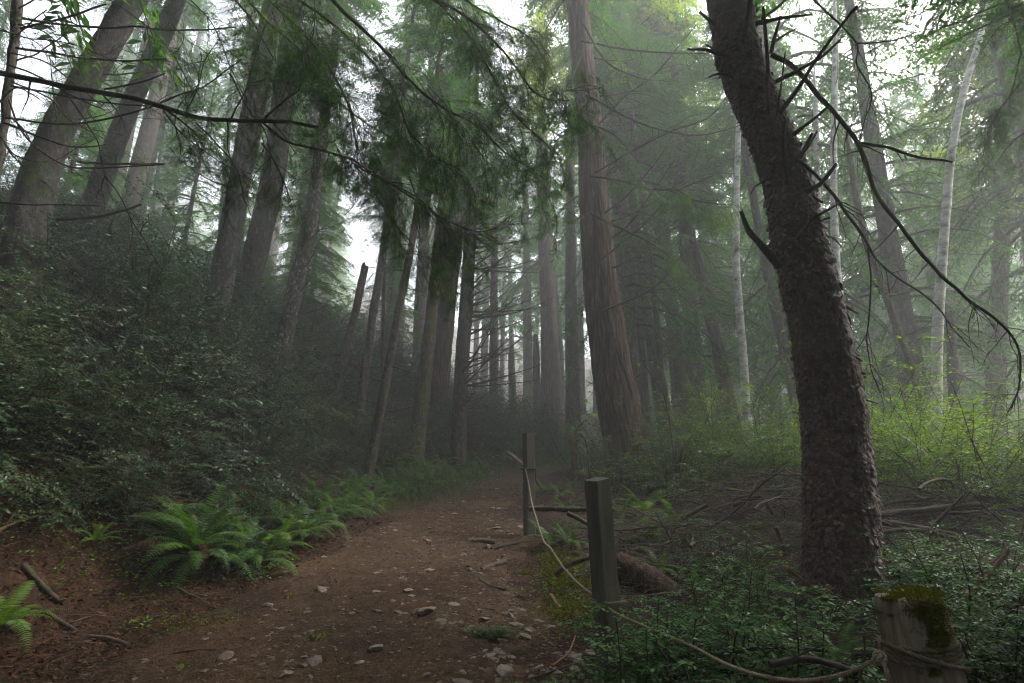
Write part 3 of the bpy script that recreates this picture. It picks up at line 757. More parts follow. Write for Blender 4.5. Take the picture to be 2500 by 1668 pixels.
for px, y in ((1290, 36), (1330, 44), (1375, 40), (1420, 37), (1250, 50), (1405, 54), (1180, 47), (1310, 62), (930, 44), (1050, 50), (700, 42), (760, 55)):
    x = (px - 1250) / FPX * y
    if free(x, y, 1.5):
        far_xy.append((x, y)); far_tree(x, y, "misty conifer among the far trees on the slope", "far conifers fading into the fog", rng.uniform(1.1, 1.5), rng.uniform(4, 8), None, rng.uniform(.9, 1.2), 4, girth=.8)
# the far edge of the wood closes the view at eye level
n = 0
while n < 46:
    y = rng.uniform(46, 88); x = rng.uniform(-.95, 1.0) * y
    if -.3 * y < x < .12 * y and y < 66 and rng.random() < .5: continue
    if not free(x, y, 3.2): continue
    far_xy.append((x, y)); n += 1
    far_tree(x, y, "misty full-crowned conifer in the farthest wood", "farthest conifers in the fog", rng.uniform(.8, 1.15), rng.uniform(.5, 3), None, rng.uniform(1.2, 1.7), 0, girth=rng.uniform(.6, 1.2))
# unseen conifers added round and behind the viewpoint to shade the near air
n = 0
while n < 64:
    x, y = rng.uniform(-24, 27), rng.uniform(-13.5, 13)
    px, py, fw = px_of((x, y, 4.0))
    if y > 1.5 and -420 < px < 2950: continue
    if x > 7 and y > 5: continue                          # left open so the sun reaches the right-hand bushes
    if x * x + (y - .5) ** 2 < 2.2 ** 2 or (abs(x + 1.3) < 2.3): continue
    if not free(x, y, 2.4): continue
    far_xy.append((x, y)); n += 1
    side = abs(x) > 9 or y < -6
    far_tree(x, y, "tall unseen conifer added behind the viewpoint for its shade", "shade conifers added behind the viewpoint", rng.uniform(.95, 1.2), rng.uniform(2.0, 4.5) if side else rng.uniform(7.0, 9.0), None, rng.uniform(1.3, 1.7), 3)
# dense young conifers on the upper left slope
for q, (x, y, sc) in enumerate([(-13.5, 15.5, .42), (-15.5, 19, .5), (-11.5, 18.5, .40), (-9.0, 17.5, .36), (-7.6, 20.5, .42), (-18, 16.5, .45), (-6.4, 16.5, .3), (-12, 23, .5), (-4.8, 21, .34), (-16.5, 24, .55)]):
    far_tree(x, y, "young conifer with boughs to the ground on the misty left slope", "young conifers on the left slope", sc, .6, None, .62, 0, girth=.8)
# ------------------------------------------------------------------ shrubs
def bush_mb(h=1.2, spread=.8, stems=13, twigs=15, leaf=.03, leaves=17, arch=.9, spray=True):
    """stems arching out from one root; flat twigs set with small leaves"""
    mb = MB(); pos, xd, nm, sc = [], [], [], []
    for s in range(stems):
        az = rng.uniform(0, 6.28); out = rng.uniform(.15, 1.0)
        d = np.array((math.cos(az) * out, math.sin(az) * out, 1.0 - .35 * out))
        ln = h * rng.uniform(.75, 1.25)
        P = curve_pts((math.cos(az) * .05, math.sin(az) * .05, -.05), d, ln, 9, arch * out, .14)
        tube(mb, P, np.linspace(.009, .003, 9), 4, 1, False)
        for t in range(twigs):
            u = rng.uniform(.22, 1.0); k = min(int(u * 8), 7); p = P[k] + (P[k + 1] - P[k]) * (u * 8 - k)
            a2 = rng.uniform(0, 6.28)
            dd = np.array((math.cos(a2), math.sin(a2), rng.uniform(-.1, .35))) + (P[k + 1] - P[k]) / ln * 5
            tl = spread * rng.uniform(.25, .62)
            Q = curve_pts(p, dd, tl, 5, .45, .12)
            tube(mb, Q, np.linspace(.003, .0013, 5), 3, 1, False)
            nl = int(leaves * tl / spread * 2)
            uu = np.linspace(.1, 1, nl) * 3.999; kk = uu.astype(int); q = Q[kk] + (Q[kk + 1] - Q[kk]) * (uu - kk)[:, None]
            tv = Q[kk + 1] - Q[kk]; tv /= np.linalg.norm(tv, axis=1)[:, None]
            lat = np.cross(tv, (0, 0, 1.0)); lat /= np.linalg.norm(lat, axis=1)[:, None] + 1e-6
            sg = np.where(np.arange(nl) % 2, 1, -1)[:, None]
            pos.append(q); xd.append(tv * .55 + lat * sg + rng.normal(0, .22, (nl, 3)) - np.array((0, 0, .1)))
            nm.append(np.tile((0, 0, 1.0), (nl, 1)) + rng.normal(0, .3, (nl, 3))); sc.append(leaf * rng.uniform(.65, 1.25, nl))
    place_leaves(mb, LEAF_V, LEAF_F, np.concatenate(pos), np.concatenate(xd), np.concatenate(nm), np.concatenate(sc), 0)
    return mb

BUSH = [bush_mb(1.25, .75, 17, 19, .043, 20), bush_mb(1.0, .8, 16, 19, .042, 20), bush_mb(1.5, .8, 18, 19, .045, 20), bush_mb(.8, .7, 14, 17, .040, 19), bush_mb(1.3, .9, 15, 20, .044, 21, 1.3)]
BUSH = [b.mesh("foliage", [M['huckle'], M['twig']]) for b in BUSH]
TALL = [bush_mb(2.0, .9, 10, 20, .056, 13, .7).mesh("foliage", [M['huckle'], M['twig']]), bush_mb(1.7, .8, 9, 18, .052, 13, .9).mesh("foliage", [M['huckle'], M['twig']])]
GLOSSY = [bush_mb(.62, .45, 13, 13, .050, 12, .9).mesh("foliage", [M['salal'], M['twig']]), bush_mb(.5, .4, 12, 12, .044, 12, 1.0).mesh("foliage", [M['salal'], M['twig']])]

def with_mat(o, mat):
    """same mesh data, another leaf colour on this plant"""
    o.material_slots[0].link = 'OBJECT'; o.material_slots[0].material = mat
    return o

def shrub(x, y, me, s, label, group, mat=None, name="huckleberry_bush", tilt=0.0, tdir=0.0, dz=-.05, category="bush"):
    o = link(name, me, None, (x, y, hz(x, y) + dz), None, s * rng.uniform(.9, 1.1))
    e = Matrix.Rotation(tdir, 3, 'Z') @ Matrix.Rotation(tilt, 3, 'Y') @ Matrix.Rotation(rng.uniform(0, 6.28), 3, 'Z')
    o.rotation_euler = e.to_euler()
    if mat: with_mat(o, M[mat])
    return tag(o, label, category, group)

_g = ground_at(2046, 1500); SPX = (_g.x, _g.y)
nb = 0
cells = []
for yy in np.arange(3.6, 24, .78):
    for dd in np.arange(.95, 13, .80):
        y = yy + rng.uniform(-.35, .35); c, w = float(trail_c(y)), float(trail_w(y)) / 2
        x = c - w - dd + rng.uniform(-.35, .35)
        px, py, fw = px_of((x, y, hz(x, y) + .6))
        if not (-160 < px < 2600 and py < 1750): continue
        if y < 6.2 and dd < 2.3: continue                 # bare litter and ferns at the foot of the bank
        if y < 5.0 and dd < 3.0: continue
        if y > 8.5 and dd < 1.35: continue
        if y > 17 and rng.random() < .35: continue
        if any((x - b_.x) ** 2 + (y - b_.y) ** 2 < (rr_[0] + .28) ** 2 for _, _, rr_, b_ in TREES): continue
        if any(y < b_.y < y + 1.1 and abs(x - b_.x * y / b_.y) < .3 for _, _, rr_, b_ in TREES[4:11]) and rng.random() < .55: continue
        cells.append((x, y, dd, px, py, fw))
MARKS = [(30, 760, "the thickest leaning trunk"), (195, 600, "the second leaning trunk"), (495, 900, "the front trunk of the close grey pair"), (600, 720, "the rear trunk of the close grey pair"), (670, 960, "the lichen-spotted trunk"),
         (815, 990, "the broken leaning snag"), (930, 1000, "the thin curved trunk"), (1010, 1110, "the mossy trunk"), (1117, 1130, "the bristling dark trunk"), (440, 1380, "the largest fern"), (250, 1150, "the bare forked branch")]
for x, y, dd, px, py, fw in cells:
    mx_, my_, mark = min(MARKS, key=lambda m_: (m_[0] - px) ** 2 + (m_[1] - py) ** 2)
    rel = ("left of" if px < mx_ else "right of") if abs(px - mx_) > abs(py - my_) else ("above" if py < my_ else "below")
    near = fw < 9
    zone = ("lowest bank beside the big fern" if dd < 3 and y < 9 else "lower bank along the trail" if dd < 3.5 else "steep left bank below the leaning trunks" if px < 520 else "left bank between the grey trunks" if px < 760 else "bank left of the trail bend")
    tint = rng.random()
    mat = None if tint < .70 else 'huckle_mid' if px > 600 and tint > .9 else 'huckle_bank'
    me = BUSH[int(rng.integers(5))]
    sc = rng.uniform(.78, 1.1) * (.9 if dd < 1.8 else 1.1 if dd < 3 else 1.5)
    shrub(x, y, me, sc, "%s %s huckleberry bush %s %s" % ("large" if sc > 1.3 else "low" if sc < .95 else "rounded", "dark green" if mat is None else "paler green" if mat == 'huckle_mid' else "mid green", rel, mark), "huckleberry bushes covering the left bank", mat, tilt=.3, tdir=rng.normal(0, .4), dz=-.12)
    nb += 1
# right understory
nr = 0
for yy in np.arange(7.6, 23, .95):
    for xx in np.arange(1.7, 17, .95):
        x, y = xx + rng.uniform(-.45, .45), yy + rng.uniform(-.45, .45)
        c, w = float(trail_c(y)), float(trail_w(y)) / 2
        if x < c + w + 1.0: continue
        px, py, fw = px_of((x, y, hz(x, y) + .6))
        if px > 2640 or px < 1330: continue
        if y < 9.0 and x < 5.2: continue                 # the slash pile
        if y < 9.6 and 1.0 < x < 3.4: continue
        if y < 13.4 and px < 1600: continue               # in front of the redwood
        if rng.random() < (.15 if y < 14 else .40): continue
        if any((x - b_.x) ** 2 + (y - b_.y) ** 2 < (rr_[0] + .3) ** 2 for _, _, rr_, b_ in TREES): continue
        t = rng.random()
        yellow = px > 2080 and t < .55
        mat = 'huckle_lime' if yellow else 'huckle_mid' if t < .75 else None
        zone = "between the redwood and the spruce" if px < 1930 else "right of the spruce"
        colr = "yellow-green" if yellow else "mid green" if mat else "dark green"
        me = TALL[int(rng.integers(2))] if rng.random() < .32 else BUSH[int(rng.integers(5))]
        shrub(x, y, me, rng.uniform(.8, 1.2), "%s understory bush %s" % (colr, zone), "%s understory bushes %s" % (colr, zone), mat, "understory_bush")
        nr += 1
# tall leafy screen behind the slash pile
for q in range(46):
    y = rng.uniform(9.0, 12.5); px_ = rng.uniform(1610, 2560); x = (px_ - 1250) / FPX * y / .985
    if any((x - b_.x) ** 2 + (y - b_.y) ** 2 < (rr_[0] + .35) ** 2 for _, _, rr_, b_ in TREES): continue
    lime = px_ > 2060 and rng.random() < .4
    lab = ("yellow-green leafy bush in the tall screen right of the spruce" if lime else "mid green leafy bush in the tall screen behind the slash pile" if px_ < 1960 else "mid green leafy bush among the yellow-green ones right of the spruce")
    shrub(x, y, TALL[q % 2] if q % 3 else BUSH[4], rng.uniform(.75, 1.05) * (1 if px_ > 1700 else .85), lab, lab.replace("bush", "bushes"), 'huckle_lime' if lime else 'huckle_mid', "understory_bush")
# bushes over the dark bank that closes the trail
for q in range(60):
    y = rng.uniform(20.5, 34); x = rng.uniform(-9, 9)
    if abs(x - float(trail_c(y))) < float(trail_w(y)) / 2 + .5: continue
    if any((x - b_.x) ** 2 + (y - b_.y) ** 2 < (rr_[0] + .3) ** 2 for _, _, rr_, b_ in TREES): continue
    shrub(x, y, TALL[q % 2] if q % 4 == 0 else BUSH[int(rng.integers(5))], rng.uniform(.8, 1.4), "misty bush on the dark bank beyond the trail bend", "misty bushes on the bank beyond the trail", 'huckle_mid' if q % 3 == 0 else None, "bank_shrub")
for px, py, Y, s, mat, lab in ((1600, 1050, 11.0, .8, 'huckle_mid', "leafy sapling right against the right side of the redwood base"), (1650, 1020, 10.6, .95, 'huckle_lime', "lime-tipped sapling just right of the redwood"), (1710, 1030, 10.4, .9, 'huckle_mid', "green sapling in front of the jagged mossy stump"), (1760, 990, 11.2, 1.05, 'huckle_mid', "tall green sapling midway between the redwood and the spruce"), (1860, 1030, 10.6, .95, 'huckle_mid', "leafy sapling left of the spruce, behind the slash pile")):
    p = at(px, py, Y)
    shrub(p.x, Y, TALL[1], s * 1.1, lab, None, mat, "sapling", category="plant")
# low green plants in the twig heap
for q in range(24):
    x, y = rng.uniform(.9, 4.0), rng.uniform(4.6, 8.0)
    if x < float(trail_c(y) + trail_w(y) / 2 + .55) or (x - SPX[0]) ** 2 + (y - SPX[1]) ** 2 < .45: continue
    px, py, fw = px_of((x, y, hz(x, y)))
    if px < 1540: continue
    shrub(x, y, GLOSSY[q % 2] if q % 2 else BUSH[3], rng.uniform(.5, .85) * (1 if q % 2 else .7), "low leafy plant growing through the twigs between the square post and the spruce", "low plants in the twig heap", (None, 'huckle_mid', 'huckle')[q % 3], "leafy_plant", category="plant")
# bright sprays right of the spruce
for px, py, Y, s, lab in ((2120, 1000, 9.5, .9, "bright yellow-green bush just right of the spruce trunk"), (2290, 1130, 8.2, .85, "yellow-green leafy bush in front of the leaning alder foot"),
                          (2430, 1190, 7.6, .9, "bright green leafy bush at the right edge beside the cut logs"), (1800, 1010, 12.5, .95, "lime-tipped bush at the foot of the slim pale alder"), (2380, 1060, 9.5, .9, "tall lime bush below the massive foggy trunk"), (2180, 1090, 8.8, .9, "lime bush behind the whitish fallen stem right of the spruce"), (2060, 1050, 10.5, 1.1, "tall yellow bush half hidden by the right side of the spruce"), (2470, 1100, 8.6, 1.0, "yellow-green bush highest at the right edge")):
    p = at(px, py, Y)
    shrub(p.x, Y, TALL[0], s * 1.2, lab, None, 'huckle_lime')
# glossy low shrubs, lower right
for q, (px, py, s) in enumerate([(1590, 1650, .8), (1660, 1630, .9), (1540, 1730, .8), (1700, 1690, 1.0), (1800, 1640, .9), (1900, 1600, .8), (1960, 1700, .9), (2010, 1540, .8), (1850, 1520, .7),
                                 (2330, 1420, 1.3), (2420, 1450, 1.5), (2380, 1560, 1.5), (2470, 1580, 1.6), (2440, 1690, 1.4), (1720, 1500, .7), (1760, 1420, .8), (1820, 1400, .8), (1880, 1440, .7), (1730, 1340, .7), (1650, 1545, .6), (2530, 1650, 1.5)]):
    g = ground_at(px, py + 25, 1.2)
    lab = ("glossy-leaved shrub at the lower right edge beside the mossy stump post" if px > 2200 else "glossy low shrub around the foot of the near square post" if px < 1680 else "glossy low shrub in front of the spruce base")
    grp = ("glossy shrubs beside the mossy stump post" if px > 2200 else "glossy shrubs round the square post" if px < 1680 else "glossy shrubs below the spruce")
    shrub(g.x, g.y, GLOSSY[q % 2] if px < 2200 else BUSH[3], s * (1 if px < 2200 else .62), lab, grp, 'salal' if px > 2200 else None, "glossy_shrub", dz=-.03)
# ------------------------------------------------------------------ sword ferns
def frond_mb(L=.9, arch=1.0, pairs=34, wid=.10):
    mb = MB()
    n = 16; s = np.linspace(0, 1, n)
    ang = 1.15 - arch * 1.75 * s ** 1.25                  # pitch of the rib along its length
    P = np.zeros((n, 3)); P[:, 1] = .03 * np.sin(s * 3) * rng.normal()
    for i in range(1, n):
        P[i, 0] = P[i - 1, 0] + math.cos(ang[i]) * L / n; P[i, 2] = P[i - 1, 2] + math.sin(ang[i]) * L / n
    tube(mb, P, np.linspace(.0035, .001, n), 3, 1, False)
    u = np.linspace(.10, .995, pairs); k = np.minimum((u * (n - 1)).astype(int), n - 2); f = u * (n - 1) - k
    q = P[k] + (P[k + 1] - P[k]) * f[:, None]; tv = P[k + 1] - P[k]; tv /= np.linalg.norm(tv, axis=1)[:, None]
    up = np.cross(tv, (0, 1.0, 0)); up *= np.sign(up[:, 2:3] + 1e-6)
    ln = wid * np.clip(1.25 * np.minimum((u + .08) / .3, 1) * (1 - u ** 2.2) + .05, .05, 1) * rng.uniform(.88, 1.08, pairs)
    leaf_v = [(0, -.085, 0), (.55, -.075, .03), (1, .02, -.07), (.5, .085, .03), (0, .10, 0)]
    for sg in (-1, 1):
        xd = np.array((0, sg, 0))[None] + tv * .28 + rng.normal(0, .05, (pairs, 3)) - up * .15
        for a in range(0, 1):
            place_leaves(mb, leaf_v, [(0, 1, 2), (0, 2, 3), (0, 3, 4)], q, xd, up + rng.normal(0, .12, (pairs, 3)), ln, 0)
    return mb
FROND = [frond_mb(.95, a, 36, w) for a, w in ((.8, .10), (1.0, .105), (1.2, .10), (.55, .09), (1.35, .095))]
FROND = [f.mesh("frond", [M['fern'], M['twig']]) for f in FROND]

def fern(x, y, s, n, label, group=None, mat=None, tilt=0.0, tdir=0.0, spread=(.15, .95), dz=.02, dead=0):
    root = empty("sword_fern", (x, y, hz(x, y) + dz), label, "fern", group)
    R0 = Matrix.Rotation(tdir, 3, 'Z') @ Matrix.Rotation(tilt, 3, 'Y') @ Matrix.Rotation(-tdir, 3, 'Z')
    for i in range(n):
        az = i * 2.39996 + rng.uniform(-.3, .3)
        pitch = rng.uniform(*spread)
        e = (R0 @ Matrix.Rotation(az, 3, 'Z') @ Matrix.Rotation(pitch - .35, 3, 'Y')).to_euler()
        o = link("frond", FROND[int(rng.integers(5))], root, (0, 0, 0), e, s * rng.uniform(.7, 1.1))
        if i >= n - dead: with_mat(o, M['litter']); o['label'] = "withered brown frond"
        elif mat: with_mat(o, M[mat])
    return root

g = ground_at(468, 1400)
fern(g.x, g.y, 1.12, 34, "largest sword fern, arching over the litter at the left foot of the bank", None, None, .25, -.5, (.0, .95), .10, 3)
g = ground_at(420, 1290); fern(g.x, g.y, .8, 16, "upright fern on the bank just above the largest fern", None, None, .2, -.5)
g = ground_at(590, 1370); fern(g.x, g.y, .95, 20, "fern arching right out of the side of the largest fern", None, None, .3, -.3)
g = ground_at(735, 1320); fern(g.x, g.y, .75, 14, "fern under broad leaves at the trail edge, right of the largest fern", None, None, .3, -.4, dead=2)
g = ground_at(845, 1265); fern(g.x, g.y, .7, 13, "silvery fern at the trail edge below the dense bush", None, None, .3, -.3)
g = ground_at(905, 1240); fern(g.x, g.y, .6, 11, "fern leaning toward the trail left of its narrowest stretch", None, 'fern_young', .3, -.3)
g = ground_at(-20, 1560); fern(g.x, g.y, .68, 14, "bright fern cut by the lower left corner", None, 'fern_young', .1, 0, (.2, .9), .05)
g = ground_at(230, 1330); fern(g.x, g.y, .42, 7, "small fern on the bare bank left of the largest fern", None, 'fern_young', .2, -.5)
for px, py, s in ((640, 1395, .8), (680, 1360, .8), (770, 1310, .85), (800, 1290, .8), (835, 1268, .85), (870, 1250, .8), (920, 1228, .85), (960, 1215, .8), (1000, 1205, .8), (1040, 1195, .8), (560, 1330, .8), (690, 1290, .8), (780, 1255, .8), (860, 1215, .8), (1240, 1118, .8), (1260, 1110, .7), (1150, 1140, .8), (1080, 1140, .8), (950, 1195, .75), (985, 1200, .8), (1020, 1195, .75), (1060, 1185, .8), (1095, 1188, .75), (1000, 1165, .8), (1050, 1150, .8), (1085, 1160, .75), (1130, 1175, .7), (1160, 1160, .75), (1190, 1150, .75), (930, 1170, .8), (965, 1140, .8), (1215, 1138, .7), (1180, 1125, .8), (1120, 1135, .8), (1245, 1128, .7), (890, 1205, .7)):
    g = ground_at(px, py); fern(g.x - .1, g.y, s * 1.15, 12, "fern in the thick fern border left of the trail bend" if px > 880 else "fern at the trail edge between the largest fern and the bend", "ferns bordering the left of the trail bend" if px > 880 else "ferns at the trail edge beyond the largest fern", 'fern_young' if rng.random() < .3 else None, .2, -.3)
for px, py, s, lab in ((1575, 1262, 1.0, "fern fountain at the foot of the redwood"), (1520, 1262, .6, "small fern at the foot of the redwood, behind the square post"), (1650, 1300, .9, "fern with one long frond hanging over the slash pile"), (1610, 1400, .55, "grey-green fern low in the twig heap right of the square post"),
                       (1590, 1330, .6, "fern spreading in front of the level branch right of the square post"), (1480, 1300, .55, "fern half hidden by the upper part of the square post"), (1690, 1250, .7, "fern at the back of the slash pile"), (1345, 1330, .6, "fern beside the foot of the first leaning post"), (1390, 1335, .55, "dark fern on the mossy bank between the two posts"), (1385, 1250, .5, "fern under the level branch between the posts"), (1365, 1215, .6, "fern on the right trail edge behind the posts"), (1400, 1195, .6, "fern in front of the redwood's left side"), (1330, 1205, .5, "low fern right behind the middle post"),
                       (1830, 1615, .5, "fern hanging over the lowest loop of rope"), (2060, 1660, .55, "fern beside the mossy stump post"), (1435, 1170, .6, "bright fern left of the redwood base"), (650, 905, .7, "fern high on the bank between the grey trunks")):
    g = ground_at(px, py, 1.2); fern(g.x, g.y, s, 12, lab, None, 'fern_young' if 'bright' in lab or 'foot of the redwood' in lab else None, .15, -1.57, dead=1)
# ------------------------------------------------------------------ the big dark spruce with its broken stubs
SP_Y = ground_at(2045, 1490).y
SPR, SPC, SPr, SPb = tree("massive dark spruce with scaly bark and broken branch stubs, right of the trail",
    [(2046, 1500, 212), (2052, 1374, 192), (2050, 1221, 186), (2041, 1074, 170), (2015, 883, 158), (1974, 691, 143), (1946, 575, 135), (1925, 460, 125), (1872, 306, 120), (1808, 153, 112), (1778, 0, 112)],
    SP_Y, 'spruce_bark', 'scale', 170, 620, 24, (1, 12.0, 1.1), 0, kind="spruce", flare=.22, amp=1.1)

# loose plates of bark standing off the spruce trunk
TR_ = next(c for c in SPR.children if c.name.startswith('trunk')).data
V_ = np.array([v.co for v in TR_.vertices]); N_ = np.array([v.normal for v in TR_.vertices])
V_, N_ = V_[:170 * 620], N_[:170 * 620]
idx = rng.choice(np.where((V_[:, 2] > 0) & (V_[:, 2] < 7.5))[0], 3600)
idx = idx[vnoise(V_[idx] * 2.2, 77) + .3 * rng.random(len(idx)) > .55]
dn = np.tile((0, 0, -1.0), (len(idx), 1)) + rng.normal(0, .45, (len(idx), 3)) + N_[idx] * rng.uniform(.05, .5, (len(idx), 1))
mbf = MB()
place_leaves(mbf, [(-.35, -.28, 0), (.25, -.42, .05), (.62, -.10, .10), (.42, .36, .06), (-.30, .34, 0), (.1, 0, .10)], [(0, 1, 5), (1, 2, 5), (2, 3, 5), (3, 4, 5), (4, 0, 5)], V_[idx] + N_[idx] * .003, dn, N_[idx], rng.uniform(.022, .062, len(idx)))
fl_ = link("bark_flakes", mbf.mesh("bark_flakes", M['bark_flake']), SPR); fl_['kind'] = "stuff"

def branch_px(name, parent, base, pts, Y, w0, w1, mat, n=18, sides=7, sub=None, label=None, twigs=0, tw=.5, jit=.12):
    """branch through picture points, each with its own distance Y+dy; parent at 'base'"""
    P = spline([at(p[0], p[1], Y + (p[2] if len(p) > 2 else 0)) - base for p in pts], n)
    P = P + np.stack([vnoise(P * 5 + q, q) - .5 for q in (1, 2, 3)], 1) * .02
    R = np.linspace(w0, w1, n) * Y / FPX / 2
    mb = MB(); tube(mb, P, R, sides, 0, True, jit)
    for _ in range(twigs):
        k = int(rng.uniform(.15, .98) * (n - 1)); k = min(k, n - 2)
        d = P[k + 1] - P[k]; d /= np.linalg.norm(d) + 1e-9
        Q = curve_pts(P[k], d * .6 + rng.normal(0, .6, 3) - np.array((0, 0, .35)), tw * rng.uniform(.3, 1.1), 8, .5, .22)
        tube(mb, Q, np.linspace(max(R[k] * .45, .0040), .0016, 8), 4, 0, False)
        for _2 in range(3):
            kk = int(rng.integers(2, 7)); dd = Q[kk] - Q[kk - 1]
            Q2 = curve_pts(Q[kk], dd / np.linalg.norm(dd) + rng.normal(0, .6, 3), tw * .3 * rng.uniform(.4, 1), 5, .3, .2)
            tube(mb, Q2, np.linspace(.0026, .0013, 5), 3, 0, False)
    o = link(name, mb.mesh(name, M[mat]), parent)
    if label: o['label'] = label
    return o, P

def z3(*pts): return [(1600 + a * .383, b * .383) for a, b in pts]
def z6(*pts): return [(1600 + a * .383, 500 + b * .383) for a, b in pts]
SD = SP_Y - .30
def stub(pts, w0, w1, mat='dead_wood', dy=(0, -.25), twigs=0):
    n = len(pts); pts = [(p[0], p[1], dy[0] + (dy[1] - dy[0]) * i / (n - 1)) for i, p in enumerate(pts)]
    branch_px("branch_stub", SPR, SPb, pts, SD, w0, w1, mat, 12, 8, twigs=twigs, tw=.25, jit=.35)
stub(z3((420, 180), (350, 130), (280, 75)), 15, 7, 'mossy_stick', (.25, .2))
stub(z3((450, 355), (330, 320), (205, 315)), 14, 6, 'dead_wood', (.2, 0))
stub(z3((430, 350), (330, 290)), 8, 5, 'dead_wood', (.2, .3))
stub(z3((520, 495), (430, 470), (340, 495)), 10, 4, 'mossy_stick', (.2, .1))
stub(z3((560, 240), (590, 100), (605, -20)), 18, 14, 'dead_wood', (0, -.3))
stub(z3((640, 150), (800, 120), (1000, 95)), 15, 5, 'mossy_stick', (.1, -.2))
stub(z3((680, 120), (760, 60), (850, -15)), 11, 8, 'mossy_stick', (.2, .3))
stub(z3((715, 480), (705, 260), (688, 40)), 12, 8, 'dead_wood', (-.05, -.35))
stub(z3((722, 720), (715, 600), (708, 470)), 12, 9, 'dead_wood', (0, -.2))
stub(z3((735, 340), (765, 220), (800, 105)), 12, 7, 'dead_wood', (.1, 0))
stub(z3((745, 280), (820, 225), (900, 180)), 11, 5, 'red_stick', (.2, .25))
stub(z3((760, 525), (880, 470), (1050, 370), (1175, 255)), 14, 6, 'mossy_stick', (0, -.1))
stub(z3((800, 720), (940, 520), (1060, 330), (1180, 170), (1292, 35)), 12, 8, 'dead_wood', (-.05, -.6))
stub(z3((770, 745), (800, 560), (830, 335)), 7, 4, 'dead_wood', (-.05, -.3))
stub(z3((875, 865), (980, 780), (1105, 680)), 12, 7, 'mossy_stick', (.05, -.1))
stub(z3((915, 1010), (960, 930), (1005, 848)), 11, 8, 'dead_wood', (0, -.2))
stub(z3((920, 1015), (980, 930), (1032, 838)), 8, 5, 'dry_stick', (0, -.25))
stub(z3((832, 1180), (822, 980), (822, 770)), 12, 7, 'dead_wood', (-.02, -.35))
stub(z3((960, 1225), (1060, 1170), (1155, 1048)), 16, 9, 'dead_wood', (0, -.2))
stub(z3((990, 1400), (1090, 1340), (1185, 1288)), 11, 4, 'dead_wood', (.05, -.1))
stub(z3((1000, 1435), (1060, 1405), (1118, 1388)), 9, 5, 'dead_wood', (.1, .1))
stub(z3((900, 1530), (970, 1450), (1035, 1360)), 11, 7, 'dead_wood', (-.05, -.2))
stub(z3((985, 1235), (1065, 1287)), 8, 6, 'mossy_stick', (.1, .1))
stub(z6((790, 400), (720, 310), (650, 230), (590, 150), (548, 40)), 24, 9, 'dead_wood', (.15, .0))
stub(z3((690, 1160), (640, 1185), (608, 1235)), 7, 3, 'dead_wood', (.2, .2))
stub(z6((1190, 640), (1240, 665), (1292, 697)), 11, 4, 'red_stick', (.2, .2))
stub(z6((1210, 680), (1235, 730), (1245, 770)), 9, 4, 'dry_stick', (.15, .15))
stub(z6((1220, 985), (1270, 975), (1322, 1003)), 13, 5, 'dry_stick', (.15, .1))
stub(z6((1240, 1000), (1265, 1070), (1285, 1140)), 14, 6, 'red_stick', (.05, .0))
stub(z6((1290, 1095), (1345, 1097)), 10, 5, 'dead_wood', (.2, .2))
stub(z6((1310, 1235), (1370, 1255), (1425, 1270)), 6, 3, 'red_stick', (.2, .1))
stub(z6((1080, 190), (1140, 220), (1185, 270)), 7, 4, 'red_stick', (.2, .1))
LA = [(1883, 134), (1937, 165), (1994, 230), (2040, 276), (2094, 348), (2117, 406), (2140, 475), (2190, 544), (2247, 615), (2301, 672), (2362, 726), (2397, 753), (2454, 799), (2485, 841), (2492, 883), (2485, 952), (2458, 1005)]
def dyl(pts, a, b): return [(p[0], p[1], a + (b - a) * i / (len(pts) - 1)) for i, p in enumerate(pts)]
branch_px("dead_branch", SPR, SPb, dyl(LA, 0, -.5), SD, 14, 3, 'mossy_stick', 60, 8, twigs=26, tw=.55)
branch_px("dead_branch", SPR, SPb, dyl([(2094, 348), (2175, 364), (2251, 387), (2324, 398)], -.1, -.3), SD, 9, 5, 'dead_wood', 20, 7, twigs=3, tw=.2)
LB = [(1952, 391), (2006, 444), (2052, 502), (2094, 557), (2121, 603), (2148, 642), (2209, 688), (2278, 737), (2328, 806), (2370, 850)]
branch_px("dead_branch", SPR, SPb, dyl(LB, 0, .5), SD, 10, 3, 'mossy_stick', 40, 7, twigs=16, tw=.5)
branch_px("dead_branch", SPR, SPb, dyl([(2121, 603), (2125, 684), (2121, 776), (2117, 837), (2128, 900), (2150, 960)], .2, 0), SD, 5, 2, 'dead_wood', 26, 6, twigs=9, tw=.4)
LC = [(1930, -60), (1987, 0), (2029, 38), (2090, 107), (2090, 157), (2128, 226), (2109, 299), (2098, 360)]
branch_px("dead_branch", SPR, SPb, dyl([(1800, -160)] + LC, .6, .9), SD, 9, 2.5, 'mossy_stick', 36, 6, twigs=22, tw=.7)
branch_px("dead_branch", SPR, SPb, dyl([(2090, 107), (2175, 100), (2251, 77), (2377, 50)], .75, 1.3), SD, 6, 2.5, 'mossy_stick', 26, 6, twigs=10, tw=.6)

